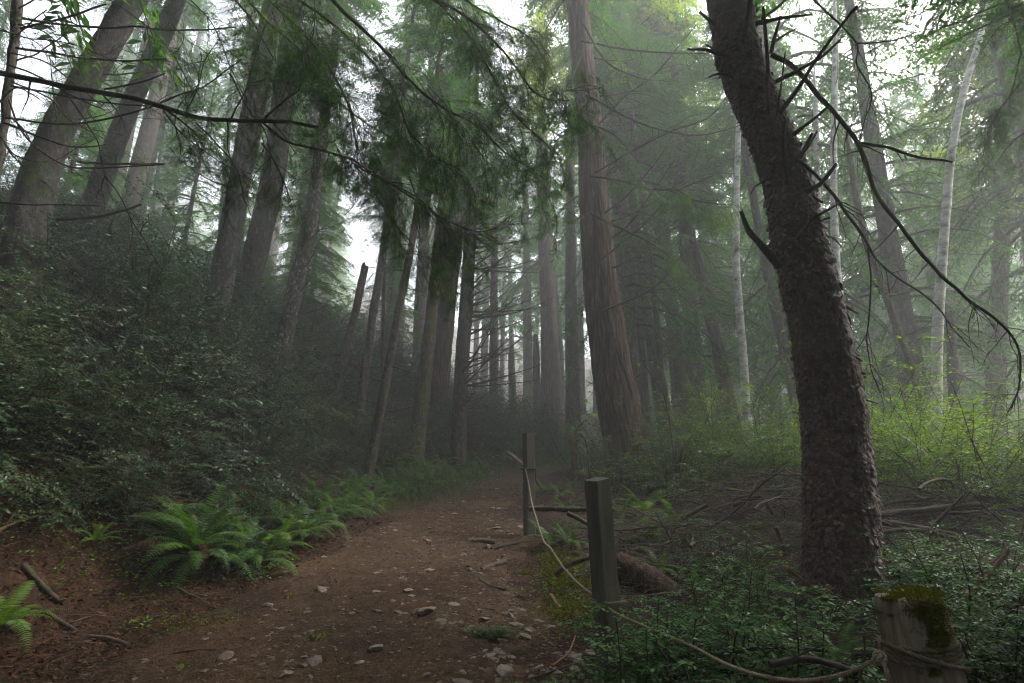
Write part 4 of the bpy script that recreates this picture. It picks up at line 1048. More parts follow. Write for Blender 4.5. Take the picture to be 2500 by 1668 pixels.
# ------------------------------------------------------------------ near conifer boughs with flat needle sprays
def spray_mb(L=.62, nside=13, need=.017, gap=.0062, bare=.12):
    mb = MB(); pos, xd, nm = [], [], []
    P = curve_pts((0, 0, 0), (1, 0, .05), L, 10, .45, .10)
    tube(mb, P, np.linspace(.0032, .001, 10), 4, 1, False)
    segs = [(P, .25)]
    for i in range(nside):
        for sg in (-1, 1):
            u = bare + (1 - bare) * (i + (.0 if sg < 0 else .5)) / nside
            if rng.random() < .12: continue
            k = min(int(u * 9), 8); p = P[k] + (P[k + 1] - P[k]) * (u * 9 - k); tv = P[k + 1] - P[k]; tv /= np.linalg.norm(tv)
            d = tv * .75 + np.array((0, sg * .8, -.12)) + rng.normal(0, .10, 3)
            ln = L * (.50 * (1 - u) ** .8 + .10) * rng.uniform(.7, 1.1)
            Q = curve_pts(p, d, ln, 6, .35, .10)
            tube(mb, Q, np.linspace(.0016, .0007, 6), 3, 1, False)
            segs.append((Q, .03))
            if ln > .16 and rng.random() < .35:
                dq = Q[3] - Q[2]; dq /= np.linalg.norm(dq)
                segs.append((curve_pts(Q[2], dq * .8 + np.array((.3, -sg * .5, -.1)), ln * .45, 5, .3, .1), 0))
    for Q, b in segs:
        n = len(Q); ln = np.linalg.norm(np.diff(Q, axis=0), axis=1).sum()
        m = max(4, int(ln * (1 - b) / gap)); u = np.linspace(b, .995, m) * (n - 1); k = np.minimum(u.astype(int), n - 2)
        q = Q[k] + (Q[k + 1] - Q[k]) * (u - k)[:, None]; tv = Q[k + 1] - Q[k]; tv /= np.linalg.norm(tv, axis=1)[:, None]
        lat = np.cross(tv, (0, 0, 1.0)); lat /= np.linalg.norm(lat, axis=1)[:, None] + 1e-6
        for sg in (-1, 1):
            pos.append(q); xd.append(tv * .55 + lat * sg + np.array((0, 0, .12)) + rng.normal(0, .14, (m, 3))); nm.append(np.tile((0, 0, 1.0), (m, 1)) + rng.normal(0, .3, (m, 3)))
    pos = np.concatenate(pos)
    place_leaves(mb, [(0, -.085, 0), (.75, -.095, 0), (1, 0, -.04), (.75, .095, 0)], [(0, 1, 2, 3)], pos, np.concatenate(xd), np.concatenate(nm), need * rng.uniform(.7, 1.2, len(pos)), 0)
    return mb
def fan_mb(L=.85, k=6, sub=.42):
    """a branchlet carrying several flat sprays, layered and drooping"""
    mb = MB(); P = curve_pts((0, 0, 0), (1, 0, .1), L, 10, .6, .16)
    tube(mb, P, np.linspace(.0045, .0015, 10), 4, 1, False)
    for i in range(k):
        u = .12 + .86 * (i + rng.random() * .6) / k; q = min(int(u * 9), 8); tv = P[q + 1] - P[q]; tv /= np.linalg.norm(tv)
        sg = -1 if i % 2 else 1
        d = Vector(tv * rng.uniform(.5, 1.0) + np.array((0, sg * rng.uniform(.5, 1.1) * (1 - .5 * u), -rng.uniform(.05, .45)))).normalized()
        up = Vector((rng.normal(0, .25), rng.normal(0, .25), 1)); y = up.cross(d).normalized(); z = d.cross(y)
        R4 = Matrix((d, y, z)).transposed().to_4x4(); R4.translation = Vector(P[q])
        mb.join(spray_mb(sub * rng.uniform(.7, 1.15) * (1.1 - .4 * u), 4, .036, .0200, .10), R4)
    return mb
SPRAY = [fan_mb(*a).mesh("spray", [M['needle'], M['twig']]) for a in ((.85, 5, .45), (.7, 4, .42), (1.0, 6, .45), (.6, 4, .38), (.85, 4, .52))]

def bough(root, base, pts, Y, w0, w1, count, size, span=(.15, 1.0), mat='dead_wood', lime=.16, down=.45, twigs=6, lat=1.0):
    o, P = branch_px("bough", root, base, pts, Y, w0, w1, mat, 34, 6, twigs=twigs, tw=.5)
    n = len(P)
    for i in range(count):
        u = span[0] + (span[1] - span[0]) * (i + rng.random()) / count
        k = min(int(u * (n - 1)), n - 2); p = P[k] + (P[k + 1] - P[k]) * rng.random()
        tv = P[k + 1] - P[k]; tv /= np.linalg.norm(tv)
        side = np.cross(tv, (0, 0, 1.0)); side /= np.linalg.norm(side) + 1e-6
        d = Vector(tv * rng.uniform(.3, 1.0) + side * rng.choice((-1, 1)) * rng.uniform(.2, 1.0) * lat + np.array((0, 0, -rng.uniform(0, 2 * down))))
        d.normalize()
        up = Vector((rng.normal(0, .35), rng.normal(0, .35), 1)); yv = up.cross(d).normalized(); zv = d.cross(yv)
        e = Matrix((d, yv, zv)).transposed().to_euler()
        p = p + np.array(rng.normal(0, .06, 3))
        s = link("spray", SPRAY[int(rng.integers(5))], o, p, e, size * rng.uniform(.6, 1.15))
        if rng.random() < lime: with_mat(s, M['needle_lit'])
    return o

# tree just outside the left edge whose boughs hang over the trail
OV, OC, Or_, Ob = tree("dark hemlock outside the left edge whose long thick bough crosses the upper left", [(-420, 900, 120), (-330, 300, 95), (-260, -200, 80)], 4.4, 'dark_bark', 'rough', 24, 60, 15, (1, 8, 1.0), 0, kind="hemlock")
B = lambda pts, c, size, Y=0, **k: bough(OV, Ob, pts, 4.2 + Y, k.pop('w0', 8), k.pop('w1', 2.5), c, size, **k)
B([(-300, 120), (0, 179, .1), (106, 198), (213, 219), (340, 245), (426, 270), (500, 290), (600, 293), (700, 300), (775, 312)], 16, .55, w0=19, w1=10, span=(.45, 1.0), down=.6)
B([(640, 297), (700, 346), (769, 364), (853, 387), (884, 406), (1006, 482), (1083, 536), (1160, 563), (1215, 556)], 20, .68, .1, w0=8, w1=3, span=(.3, 1))
B([(640, 297), (700, 241), (734, 210), (746, 115), (765, 77), (769, -40)], 16, .8, -.1, w0=7, w1=3, down=.3)
B([(850, 385), (900, 450), (960, 540), (1000, 590), (1030, 640)], 10, .65, .2, w0=5, w1=2)
B([(870, 400), (930, 440), (1000, 470), (1060, 520), (1110, 590)], 11, .65, 0, w0=5, w1=2)
B([(398, 268), (437, 318), (475, 352), (544, 398), (574, 414)], 9, .5, 0, w0=4, w1=2, lime=0, down=.8)
B([(153, 210), (203, 283), (237, 352), (253, 421), (291, 475), (329, 552), (360, 600), (395, 660)], 7, .4, 0, w0=4, w1=2, lime=0)
B([(450, 275), (480, 220), (500, 150), (540, 90)], 10, .55, .1, w0=4, w1=2, down=.2, lime=0)
B([(560, 300), (600, 220), (620, 150), (650, 60), (690, -30)], 16, .6, .1, w0=5, w1=2, lime=0)
# second tree, above: the dense dark mass in the top middle
OW, WC, Wr, Wb = tree("dark conifer outside the left edge whose drooping boughs fill the top middle of the view", [(-620, 800, 150), (-480, 100, 120), (-420, -300, 100)], 5.2, 'dark_bark', 'rough', 24, 60, 17, (1, 10, 1.0), 0, kind="hemlock")
def to_trunk(root, base, C, p, Y, w):
    """the inner, bare length of a bough, from the stem to its first picture point"""
    q = np.array(at(p[0], p[1], Y + (p[2] if len(p) > 2 else 0)) - base); k = int(np.argmin(np.abs(C[:, 2] - (q[2] - .5))))
    mb = MB(); tube(mb, spline([C[k], C[k] * .45 + q * .55 + np.array((0, 0, .25)), q], 16), np.linspace(w * 1.5, w, 16) * Y / FPX / 2, 6, 0, False)
    link("bough", mb.mesh("bough", M['dead_wood']), root)
def W_(pts, c, size, Y=0, **k):
    w0 = k.pop('w0', 8)
    if pts[0][1] < 0: to_trunk(OW, Wb, WC, pts[0], 4.7 + Y, w0)
    return bough(OW, Wb, pts, 4.7 + Y, w0, k.pop('w1', 2.5), c, size, **k)
W_([(300, -260, -.4), (700, -90, -.2), (850, 40), (930, 115), (983, 176), (1045, 237), (1106, 276), (1160, 306), (1236, 375), (1305, 421)], 35, .85, w0=14, w1=3, span=(.32, 1))
W_([(500, -260, -.2), (900, -60), (1102, 19), (1217, 111), (1313, 230), (1390, 245)], 33, .85, .2, w0=13, w1=3, span=(.3, 1))
W_([(200, -200, -.3), (560, -60), (720, 60), (800, 160), (850, 260), (870, 350), (900, 420)], 28, .85, -.2, w0=12, w1=3, span=(.3, 1))
W_([(700, -200), (980, -60), (1120, 60), (1190, 160), (1250, 270), (1330, 350), (1360, 400)], 30, .85, .4, w0=11, w1=3, span=(.2, 1))
W_([(500, -150), (760, 20), (880, 120), (960, 220), (1000, 320), (1060, 380), (1130, 420)], 28, .85, 0, w0=10, w1=3, span=(.2, 1))
W_([(900, -160), (1080, -40), (1200, 40), (1290, 90), (1340, 160)], 26, .8, .6, w0=9, w1=3, span=(.2, 1))
W_([(520, -100), (640, 40), (740, 130), (800, 220), (880, 290), (960, 340)], 23, .8, .3, w0=9, w1=3, span=(.1, 1))
W_([(420, -160), (560, -20), (640, 90), (690, 190), (720, 260)], 20, .75, .1, w0=8, w1=3, span=(.15, 1))
W_([(1000, 430), (1020, 480), (1070, 540), (1110, 600), (1130, 660)], 6, .6, -.3, w0=4, w1=2, span=(.1, 1))

for pts, c in (([(300, -150), (420, -40), (520, 60), (560, 160), (600, 250)], 12), ([(60, -120), (200, -40), (330, 40), (420, 130), (470, 220)], 10), ([(480, 300), (530, 350), (580, 420), (600, 500)], 8), ([(-60, 60), (60, 90), (180, 110), (300, 160)], 7), ([(640, 350), (690, 430), (720, 520)], 7), ([(560, 180), (600, 260), (650, 330), (660, 420)], 9)):
    if pts[0][1] < 0 or pts[0][0] < 0: to_trunk(OW, Wb, WC, pts[0], 4.6, 5)
    bough(OW, Wb, pts, 4.6, 5, 2, c, .5, (.1, 1), lime=.08, down=.5, twigs=8)
# thin dark hemlock at the far left edge with bare level branches
YH = 5.6
HM, HC, Hr, Hb = tree("thin dark hemlock stem at the far left edge carrying long level dead branches", [(-70, 760, 30), (0, 370, 24), (18, 230, 25), (35, 100, 28), (45, -20, 29)], YH, 'dark_bark', 'rough', 20, 70, 10, None, 0, kind="hemlock")
for pts, w0, w1, tw in (([(55, 45), (119, 57), (247, 68), (319, 66), (447, 75), (575, 66)], 8, 4, 5), ([(50, 70), (149, 47), (213, 26), (259, 9)], 7, 5, 3), ([(40, 118), (121, 128), (170, 136), (251, 147), (404, 147)], 8, 5, 4),
                        ([(28, 211), (128, 228), (255, 251), (362, 259)], 7, 4, 6), ([(15, 287), (149, 304), (255, 291), (362, 264), (430, 235), (500, 210), (590, 145)], 7, 3, 6), ([(10, 300), (100, 335), (180, 360), (260, 352)], 8, 3, 8),
                        ([(255, 219), (340, 202), (404, 179)], 6, 4, 2), ([(30, 100), (60, 70), (115, 25)], 5, 3, 3), ([(25, 160), (90, 185), (200, 245), (255, 270)], 6, 3, 6), ([(45, 20), (90, -5), (140, -40)], 5, 3, 2),
                        ([(0, 494), (90, 500), (245, 503)], 6, 3, 3), ([(30, 130), (110, 150), (165, 190), (250, 260)], 5, 3, 5), ([(0, 250), (40, 215), (95, 240)], 5, 3, 4), ([(20, 240), (60, 330), (150, 400), (230, 410), (400, 402)], 6, 4, 6), ([(0, 330), (40, 380), (120, 395), (210, 350)], 5, 2, 6)):
    branch_px("dead_branch", HM, Hb, [(p[0], p[1], -.02 * i) for i, p in enumerate(pts)], YH - .1, w0, w1, 'mossy_stick' if rng.random() < .5 else 'dead_wood', 24, 6, twigs=tw, tw=.5)
for pts, c in (([(40, 150), (90, 130), (150, 90), (190, 60)], 6), ([(20, 280), (60, 320), (90, 380), (100, 430)], 7), ([(45, 60), (110, 80), (160, 130), (180, 180)], 6), ([(10, 350), (50, 400), (110, 450)], 5), ([(30, 200), (120, 240), (180, 300), (300, 330)], 7)):
    bough(HM, Hb, pts, YH - .2, 5, 2, c, .42, lime=.15, down=.5, twigs=4)
# live boughs right of the redwood and at the right edge
for pts, c, sz, Y in (([(1440, 430), (1500, 438), (1600, 463), (1650, 463), (1700, 490), (1783, 502)], 22, 1.0, 10.5), ([(1440, 520), (1520, 560), (1600, 600), (1650, 640)], 12, .9, 11.0), ([(1430, 300), (1500, 330), (1560, 400)], 10, .9, 11), ([(1420, 130), (1380, 220), (1340, 235)], 10, .8, 11.5), ([(1425, 60), (1480, 150), (1560, 190), (1640, 200)], 12, .9, 11)):
    bough(T19[0], T19[3], pts, Y, 8, 2.5, c, sz, lime=.25, down=.5, mat='mossy_stick')
for pts in ([(1455, 420), (1560, 360), (1640, 320), (1740, 280), (1800, 190)], [(1460, 640), (1560, 560), (1650, 470), (1740, 430)], [(1440, 330), (1520, 240), (1600, 180), (1700, 60)], [(1430, 230), (1560, 300), (1700, 330), (1830, 300)], [(1420, 100), (1520, 120), (1650, 130), (1730, 130)], [(1470, 760), (1600, 700), (1680, 600)]):
    branch_px("dead_branch", T19[0], T19[3], pts, 11.6, 7, 2.5, 'mossy_stick', 30, 6, twigs=14, tw=1.3)
RE, RC, Rr_, Rb = tree("hemlock just outside the right edge with drooping sprays hanging into the misty upper right", [(2680, 1050, 60), (2640, 500, 48), (2610, -100, 40)], 8.5, 'dark_bark', 'rough', 18, 50, 16, (1, 9, 1.0), 6, kind="hemlock")
for pts, c, sz in (([(2620, -60), (2480, 20), (2460, 0), (2490, 110), (2485, 160), (2455, 250), (2345, 335)], 30, .75), ([(2640, 100), (2540, 150), (2470, 230), (2420, 300), (2400, 380)], 22, .75), ([(2630, 30), (2540, 40), (2450, 60), (2400, 120)], 16, .7), ([(2640, 250), (2560, 290), (2480, 340), (2430, 400)], 16, .7), ([(2600, -200), (2400, -60), (2300, 10), (2200, 50)], 22, .8), ([(2500, -220), (2300, -80), (2150, -20), (2080, 30)], 20, .8)):
    bough(RE, Rb, pts, 8.6, 7, 2.5, c, sz, lime=.12, down=.7, mat='mossy_stick', twigs=10)
# level dead limbs of the thickest leaning trunk
for pts, w0, w1 in (([(138, 536), (245, 529), (300, 515), (345, 498)], 10, 6), ([(190, 395), (290, 401), (402, 400)], 8, 5)):
    branch_px("dead_branch", T1[0], T1[3], pts, T1[3].y - .3, w0, w1, 'dead_wood', 16, 7, twigs=3, tw=.4)
# ------------------------------------------------------------------ posts, rope
def post(label, top, bot, Y, wid, yaw, lean_y=0.0, name="rope_post", slant=.02, mat="post"):
    a, b = at(top[0], top[1], Y + lean_y), at(bot[0], bot[1], Y)
    b.z = min(b.z, hz(b.x, Y)) - .25
    root = empty(name, (b.x, Y, hz(b.x, Y)), label, "post")
    o = Vector(root.location)
    mb = MB(); h = wid / 2; bev = wid * .07; n = 26
    prof = [(-h, -h + bev), (-h + bev, -h), (h - bev, -h), (h, -h + bev), (h, h - bev), (h - bev, h), (-h + bev, h), (-h, h - bev)]
    c, s = math.cos(yaw), math.sin(yaw); V = []
    for i in range(n):
        p = np.array(b - o) + np.array(a - b) * (i / (n - 1))
        for x, y in prof:
            jx, jy = rng.normal(0, wid * .006, 2)
            x2, y2 = x + jx, y + jy
            z = (x * slant * 6 + y * slant * 2) if i == n - 1 else 0
            V.append((p[0] + c * x2 - s * y2, p[1] + s * x2 + c * y2, p[2] + z))
    F = [(i * 8 + j, i * 8 + (j + 1) % 8, (i + 1) * 8 + (j + 1) % 8, (i + 1) * 8 + j) for i in range(n - 1) for j in range(8)]
    mb.add(V, F, 0, False); mb.add(V[-8:], [tuple(range(8))], 0, False)
    link("shaft", mb.mesh("shaft", M[mat]), root)
    return root, a, b

PA_Y = ground_at(1496, 1640).y
PA, PA_t, PA_b = post("square weathered post nearest the camera, rope wrapped low around it", (1458, 1170), (1496, 1640), PA_Y, .145, math.radians(32), slant=.03)
PB_Y = ground_at(1293, 1312).y
PB, PB_t, PB_b = post("middle rope post standing at the right trail edge behind the nearest square post", (1290, 1057), (1293, 1312), PB_Y, .13, math.radians(25))
PC_Y = ground_at(1402, 1158).y
PC, PC_t, PC_b = post("farthest slim brown rope post by the grassy trail bend", (1399, 1057), (1402, 1160), min(PC_Y, 18), .13, .5, mat='brown_post')

def rope_mb(mb, P, r, twist=7.0):
    """three strands laid round each other along P"""
    P = np.asarray(P, float); T, Nn, Bn = frames(P)
    L = np.concatenate([[0], np.cumsum(np.linalg.norm(np.diff(P, axis=0), axis=1))])
    for k in range(3):
        a = L / (r * twist) * 2 * math.pi + k * 2.0944
        Q = P + r * .5 * (np.cos(a)[:, None] * Nn + np.sin(a)[:, None] * Bn)
        tube(mb, Q, r * .56, 6, 0, False)

def resample(P, step):
    P = np.asarray([tuple(p) for p in P], float); L = np.concatenate([[0], np.cumsum(np.linalg.norm(np.diff(P, axis=0), axis=1))])
    s = np.arange(0, L[-1], step); return np.stack([np.interp(s, L, P[:, i]) for i in range(3)], 1)

# the round mossy stump post in the lower right corner
ST_Y = 2.55
sx = at(2212, 1452, ST_Y); sb = at(2270, 1690, ST_Y - .02)
gz = hz(sb.x, ST_Y)
dirv = (sx - sb).normalized(); base = sb - dirv * ((sb.z - gz) / dirv.z + .1)
ST = empty("stump_post", (base.x, base.y, gz), "thick round log post with a mossy top and rope coiled round it, lower right corner", "post")
o_ = Vector(ST.location); R_ST = .120
sides, rings = 96, 90
V = []; ang = np.arange(sides) * 2 * math.pi / sides
axis = sx - base
for i in range(rings):
    t = i / (rings - 1); p = np.array(base - o_) + np.array(axis) * t
    rr = R_ST * (1.10 - .10 * t) * np.ones(sides)
    rr += (fbm(np.stack([np.cos(ang) * 2.2, np.sin(ang) * 2.2, np.full(sides, t * 1.1)], 1), 2, 71) - .5) * .035
    fis = fbm(np.stack([np.cos(ang) * 9, np.sin(ang) * 9, np.full(sides, t * 1.6)], 1), 3, 72)
    rr += (fis - .5) * .014
    rr -= .018 * np.clip(1 - np.abs(fis - .5) / .03, 0, 1) * (t > .55)
    if t > .965: rr *= 1 - (t - .965) * 2.2
    V.append(np.stack([p[0] + rr * np.cos(ang), p[1] + rr * np.sin(ang), np.full(sides, p[2]) + (rr * np.cos(ang) * .10 if i > rings - 8 else 0)], 1))
Vt = np.concatenate(V); mb = MB()
i = np.arange(rings - 1)[:, None] * sides; j = np.arange(sides)[None]; k = (j + 1) % sides
mb.add(Vt, np.stack([i + j, i + k, i + sides + k, i + sides + j], -1).reshape(-1, 4))
top = V[-1]; cc = top.mean(0); q = [top, cc + (top - cc) * .66 + np.array((0, 0, .004)), cc + (top - cc) * .33 + np.array((0, 0, -.006)), cc[None] + np.array((0, 0, .006))]
vv = np.concatenate(q); vv[:, 2] += (fbm(vv * 40, 3, 75) - .5) * .016
ff = [(a * sides + x, a * sides + (x + 1) % sides, (a + 1) * sides + (x + 1) % sides, (a + 1) * sides + x) for a in range(2) for x in range(sides)]
mb.add(vv, ff); mb.add(vv, [(2 * sides + x, 2 * sides + (x + 1) % sides, 3 * sides) for x in range(sides)])
link("log", mb.mesh("log", M['stump_wood']), ST)
# moss: strands over the top and a beard down the right of the face
pos, nr_ = [], []
face = math.radians(-98)
tp = np.array(sx - o_)
for _ in range(9000):
    if rng.random() < .38:
        a = rng.uniform(0, 6.28); rad = R_ST * math.sqrt(rng.random()) * 1.02
        if math.cos(a - math.radians(-30)) * rad < -.055 + .05 * math.sin(a * 5): continue
        pos.append(tp + np.array((rad * math.cos(a), rad * math.sin(a), rad * math.cos(a) * .10 + .002))); nr_.append((math.cos(a) * .3, math.sin(a) * .3, 1))
    else:
        d = rng.random() ** 1.5 * .26
        cen = face + .12 - d * .9 + .25 * math.sin(d * 16); wid = (.50 * (1 - d / .30) ** .8 + .10) * (.75 + .5 * math.sin(d * 40) ** 2)
        a = cen + rng.normal(0, 1) * wid * .5
        if vnoise(np.array([[math.cos(a) * 6, math.sin(a) * 6, d * 22]]), 5)[0] < .36: continue
        p = tp - np.array(dirv) * d + np.array((math.cos(a), math.sin(a), 0)) * (R_ST * (1.0 + .10 * d / .7) + .004)
        pos.append(p); nr_.append((math.cos(a), math.sin(a), .1))
pos = np.array(pos); nr_ = np.array(nr_, float)
xd = nr_ * .5 + rng.normal(0, .5, pos.shape) + np.array((0, 0, -.5))
mb = MB(); place_leaves(mb, [(0, -.10, 0), (.5, -.09, .08), (1, 0, -.1), (.5, .09, .08), (0, .1, 0)], [(0, 1, 2), (0, 2, 3), (0, 3, 4)], pos, xd, nr_ + rng.normal(0, .3, pos.shape), rng.uniform(.010, .024, len(pos)))
o = link("moss", mb.mesh("moss", M['moss']), ST); o['kind'] = "stuff"

RR = .0088
def ring_pts(cpt, rad, z, a0, a1, n, dz=0.0, tiltx=0.0):
    a = np.linspace(a0, a1, n)
    return np.stack([cpt[0] + rad * np.cos(a), cpt[1] + rad * np.sin(a), z + dz * np.linspace(0, 1, n) + tiltx * np.cos(a)], 1)
ROPE = empty("rope", (0, 0, 0), "twisted tan guide rope wound round the mossy stump post and strung past the posts", "rope")
t_c = .50
def on_axis(py):
    """point of the stump axis at picture height py"""
    best = min(np.linspace(0, 1, 400), key=lambda t: abs(px_of(np.array(base + axis * t))[1] - py))
    p = base + axis * best; return p, R_ST * (1.10 - .10 * best)
mb = MB()
pts = []
for kk, py in enumerate((1563, 1575, 1587, 1599)):
    p, rd = on_axis(py)
    pts.append(ring_pts(p, rd + RR * 1.15, p.z, -math.pi * 1.05, math.pi * .95, 90, -.008, .012))
allp = resample(np.concatenate(pts), .0035)
rope_mb(mb, allp, RR)
p1, r1 = on_axis(1562); p2, r2 = on_axis(1640)
dg = ring_pts(p1, r1 + RR * 3.0, p1.z, -math.pi * .95, -math.pi * .02, 60); dg[:, 2] = np.linspace(p1.z - .002, p2.z + .01, 60); dg[:, 0] += np.linspace(0, p2.x - p1.x, 60)
rope_mb(mb, resample(dg, .0035), RR)
link("coil", mb.mesh("coil", M['rope']), ROPE)
kp = at(2148, 1606, ST_Y - .06)
kn = MB()
for q in range(4):
    a = np.linspace(0, 2 * math.pi, 40); ax = rng.normal(0, 1, 3); ax /= np.linalg.norm(ax); u_ = np.cross(ax, (0, 0, 1)); u_ /= np.linalg.norm(u_); w_ = np.cross(ax, u_)
    rope_mb(kn, np.array(kp)[None] + .020 * (np.cos(a)[:, None] * u_ + np.sin(a)[:, None] * w_) + rng.normal(0, .004, 3), RR * .9)
tail = spline([kp, at(2165, 1640, ST_Y - .1), at(2180, 1700, ST_Y - .1), at(2185, 1760, ST_Y - .1)], 60); rope_mb(kn, tail, RR)
link("knot", kn.mesh("knot", M['rope']), ROPE)
def rope_span(pts, r, mat, n=220):
    mb = MB(); rope_mb(mb, spline(pts, n), r); return link("rope_span", mb.mesh("rope_span", M[mat]), ROPE)
dA = PA_Y - ST_Y
sag = [(2148, 1606, 0), (2060, 1645, .10), (1960, 1662, .22), (1860, 1650, .36), (1770, 1620, .50), (1690, 1578, .64), (1600, 1540, .80), (1512, 1502, .94)]
rope_span([at(a, b, ST_Y - .06 + (dA - .05) * f) for a, b, f in sag], RR, 'rope', 700)
# wrap on the near post
pw = at(1485, 1470, PA_Y)
yaw = math.radians(32); h = .086
sq = [(-h, -h), (h, -h), (h, h), (-h, h), (-h, -h)]
wr = [Vector((pw.x + math.cos(yaw) * x - math.sin(yaw) * y, PA_Y + math.sin(yaw) * x + math.cos(yaw) * y, pw.z - .006 * q + .012)) for q, (x, y) in enumerate(sq)]
mb = MB(); rope_mb(mb, resample(wr, .006), RR); 
rope_mb(mb, spline([wr[0], at(1485, 1484, PA_Y - .11), at(1512, 1502, ST_Y - .06 + (dA - .05) * .94)], 40), RR)
link("coil", mb.mesh("coil", M['rope']), ROPE)
dB = PB_Y - PA_Y
upw = [(1462, 1461, 0), (1420, 1432, .10), (1375, 1385, .25), (1345, 1340, .40), (1328, 1322, .50), (1312, 1275, .68), (1298, 1225, .86), (1292, 1190, .97)]
rope_span([wr[0]] + [at(a, b, PA_Y - .1 + (dB) * f) for a, b, f in upw[1:]] + [at(1282, 1145, PB_Y - .12)], .0095, 'pale_rope', 500)
kq = at(1328, 1326, PA_Y - .1 + dB * .5); mb = MB()
for q in range(3):
    a = np.linspace(0, 2 * math.pi, 30); ax = rng.normal(0, 1, 3); ax /= np.linalg.norm(ax); u_ = np.cross(ax, (0, 0, 1)); u_ /= np.linalg.norm(u_); w_ = np.cross(ax, u_)
    rope_mb(mb, np.array(kq)[None] + .017 * (np.cos(a)[:, None] * u_ + np.sin(a)[:, None] * w_), .0085)
for q in range(9):
    tube(mb, curve_pts(kq, (rng.normal(0, .4), rng.normal(0, .4), -1), .07, 5, .2, .3), .002, 4, 0, False)
link("knot", mb.mesh("knot", M['pale_rope']), ROPE)
pb = at(1289, 1145, PB_Y); h = .075; yaw = math.radians(25)
wr2 = [Vector((pb.x + math.cos(yaw) * x - math.sin(yaw) * y, PB_Y + math.sin(yaw) * x + math.cos(yaw) * y, pb.z)) for x, y in ((-h, -h), (h, -h), (h, h), (-h, h), (-h, -h), (h, -h))]
mb = MB(); rope_mb(mb, resample(wr2, .01), .011); link("coil", mb.mesh("coil", M['dead_wood']), ROPE)
rope_span([wr2[1], at(1310, 1178, PB_Y + .8), at(1330, 1195, PB_Y + 2.0), at(1360, 1190, PB_Y + 5), at(1392, 1125, min(PC_Y, 18) - .1)], .0095, 'dead_wood', 160)
# pale pole leaning into the bushes behind the middle post
def stick(name, pts, Y, w0, w1, mat, label, category="branch", group=None, n=16, sides=8, twigs=0, tw=.4, jit=.18):
    """fallen stick through picture points lying at distance Y (+ dy)"""
    b0 = at(pts[0][0], pts[0][1], Y + (pts[0][2] if len(pts[0]) > 2 else 0))
    P = spline([at(p[0], p[1], Y + (p[2] if len(p) > 2 else 0)) - b0 for p in pts], n)
    P += np.stack([vnoise(P * 6 + q + 3, q) - .5 for q in (1, 2, 3)], 1) * .012
    R = np.linspace(w0, w1, n) * Y / FPX / 2
    mb = MB(); tube(mb, P, R, sides, 0, True, jit)
    for _ in range(twigs):
        k = int(rng.integers(2, n - 1)); d = P[k] - P[k - 1]; d /= np.linalg.norm(d)
        tube(mb, curve_pts(P[k], d + rng.normal(0, .7, 3), tw * rng.uniform(.3, 1), 6, .1, .25), np.linspace(R[k] * .45, .0012, 6), 4, 0, False)
    return tag(link(name, mb.mesh(name, M[mat]), None, b0), label, category, group)

def gstick(name, pts, w0, w1, mat, label, category="branch", group=None, lift=.02, **k):
    """the same, lying on the ground under its picture points"""
    G = [ground_at(p[0], p[1], 1.5) for p in pts]
    r0 = w0 * G[0].y / FPX / 2
    P = spline([g + Vector((0, 0, lift + r0 * .4)) - G[0] for g in G], k.get('n', 16))
    P += np.stack([vnoise(P * 6 + q + 3, q) - .5 for q in (1, 2, 3)], 1) * .012
    R = np.linspace(w0, w1, len(P)) * G[0].y / FPX / 2
    mb = MB(); tube(mb, P, R, 8, 0, True, .2)
    for _ in range(k.get('twigs', 0)):
        q = int(rng.integers(2, len(P) - 1)); d = P[q] - P[q - 1]; d /= np.linalg.norm(d)
        tube(mb, curve_pts(P[q], d + rng.normal(0, .7, 3), .3 * rng.uniform(.3, 1), 6, 0, .25), np.linspace(R[q] * .45, .0012, 6), 4, 0, False)
    return tag(link(name, mb.mesh(name, M[mat]), None, G[0]), label, category, group)

stick("pale_pole", [(1240, 1104, 1.5), (1268, 1128, .7), (1290, 1147, .15)], PB_Y, 9, 11, 'dry_stick', "pale bare pole leaning out of the ferns against the middle rope post")
stick("level_branch", [(1292, 1242, .3), (1360, 1243, .1), (1440, 1245), (1480, 1246), (1500, 1246)], PB_Y - .9, 12, 10, 'dark_bark', "straight level dead branch crossing behind the nearest square post", n=24)
stick("leaning_branch", [(1385, 1252), (1415, 1268), (1445, 1285)], PB_Y - 1.2, 11, 9, 'dry_stick', "short slanted stick just below the level branch, left of the square post")
stick("dark_branch", [(1355, 1400), (1390, 1380), (1450, 1358)], PB_Y - 2.2, 12, 9, 'dead_wood', "dark branch lying on the mossy bank left of the square post")
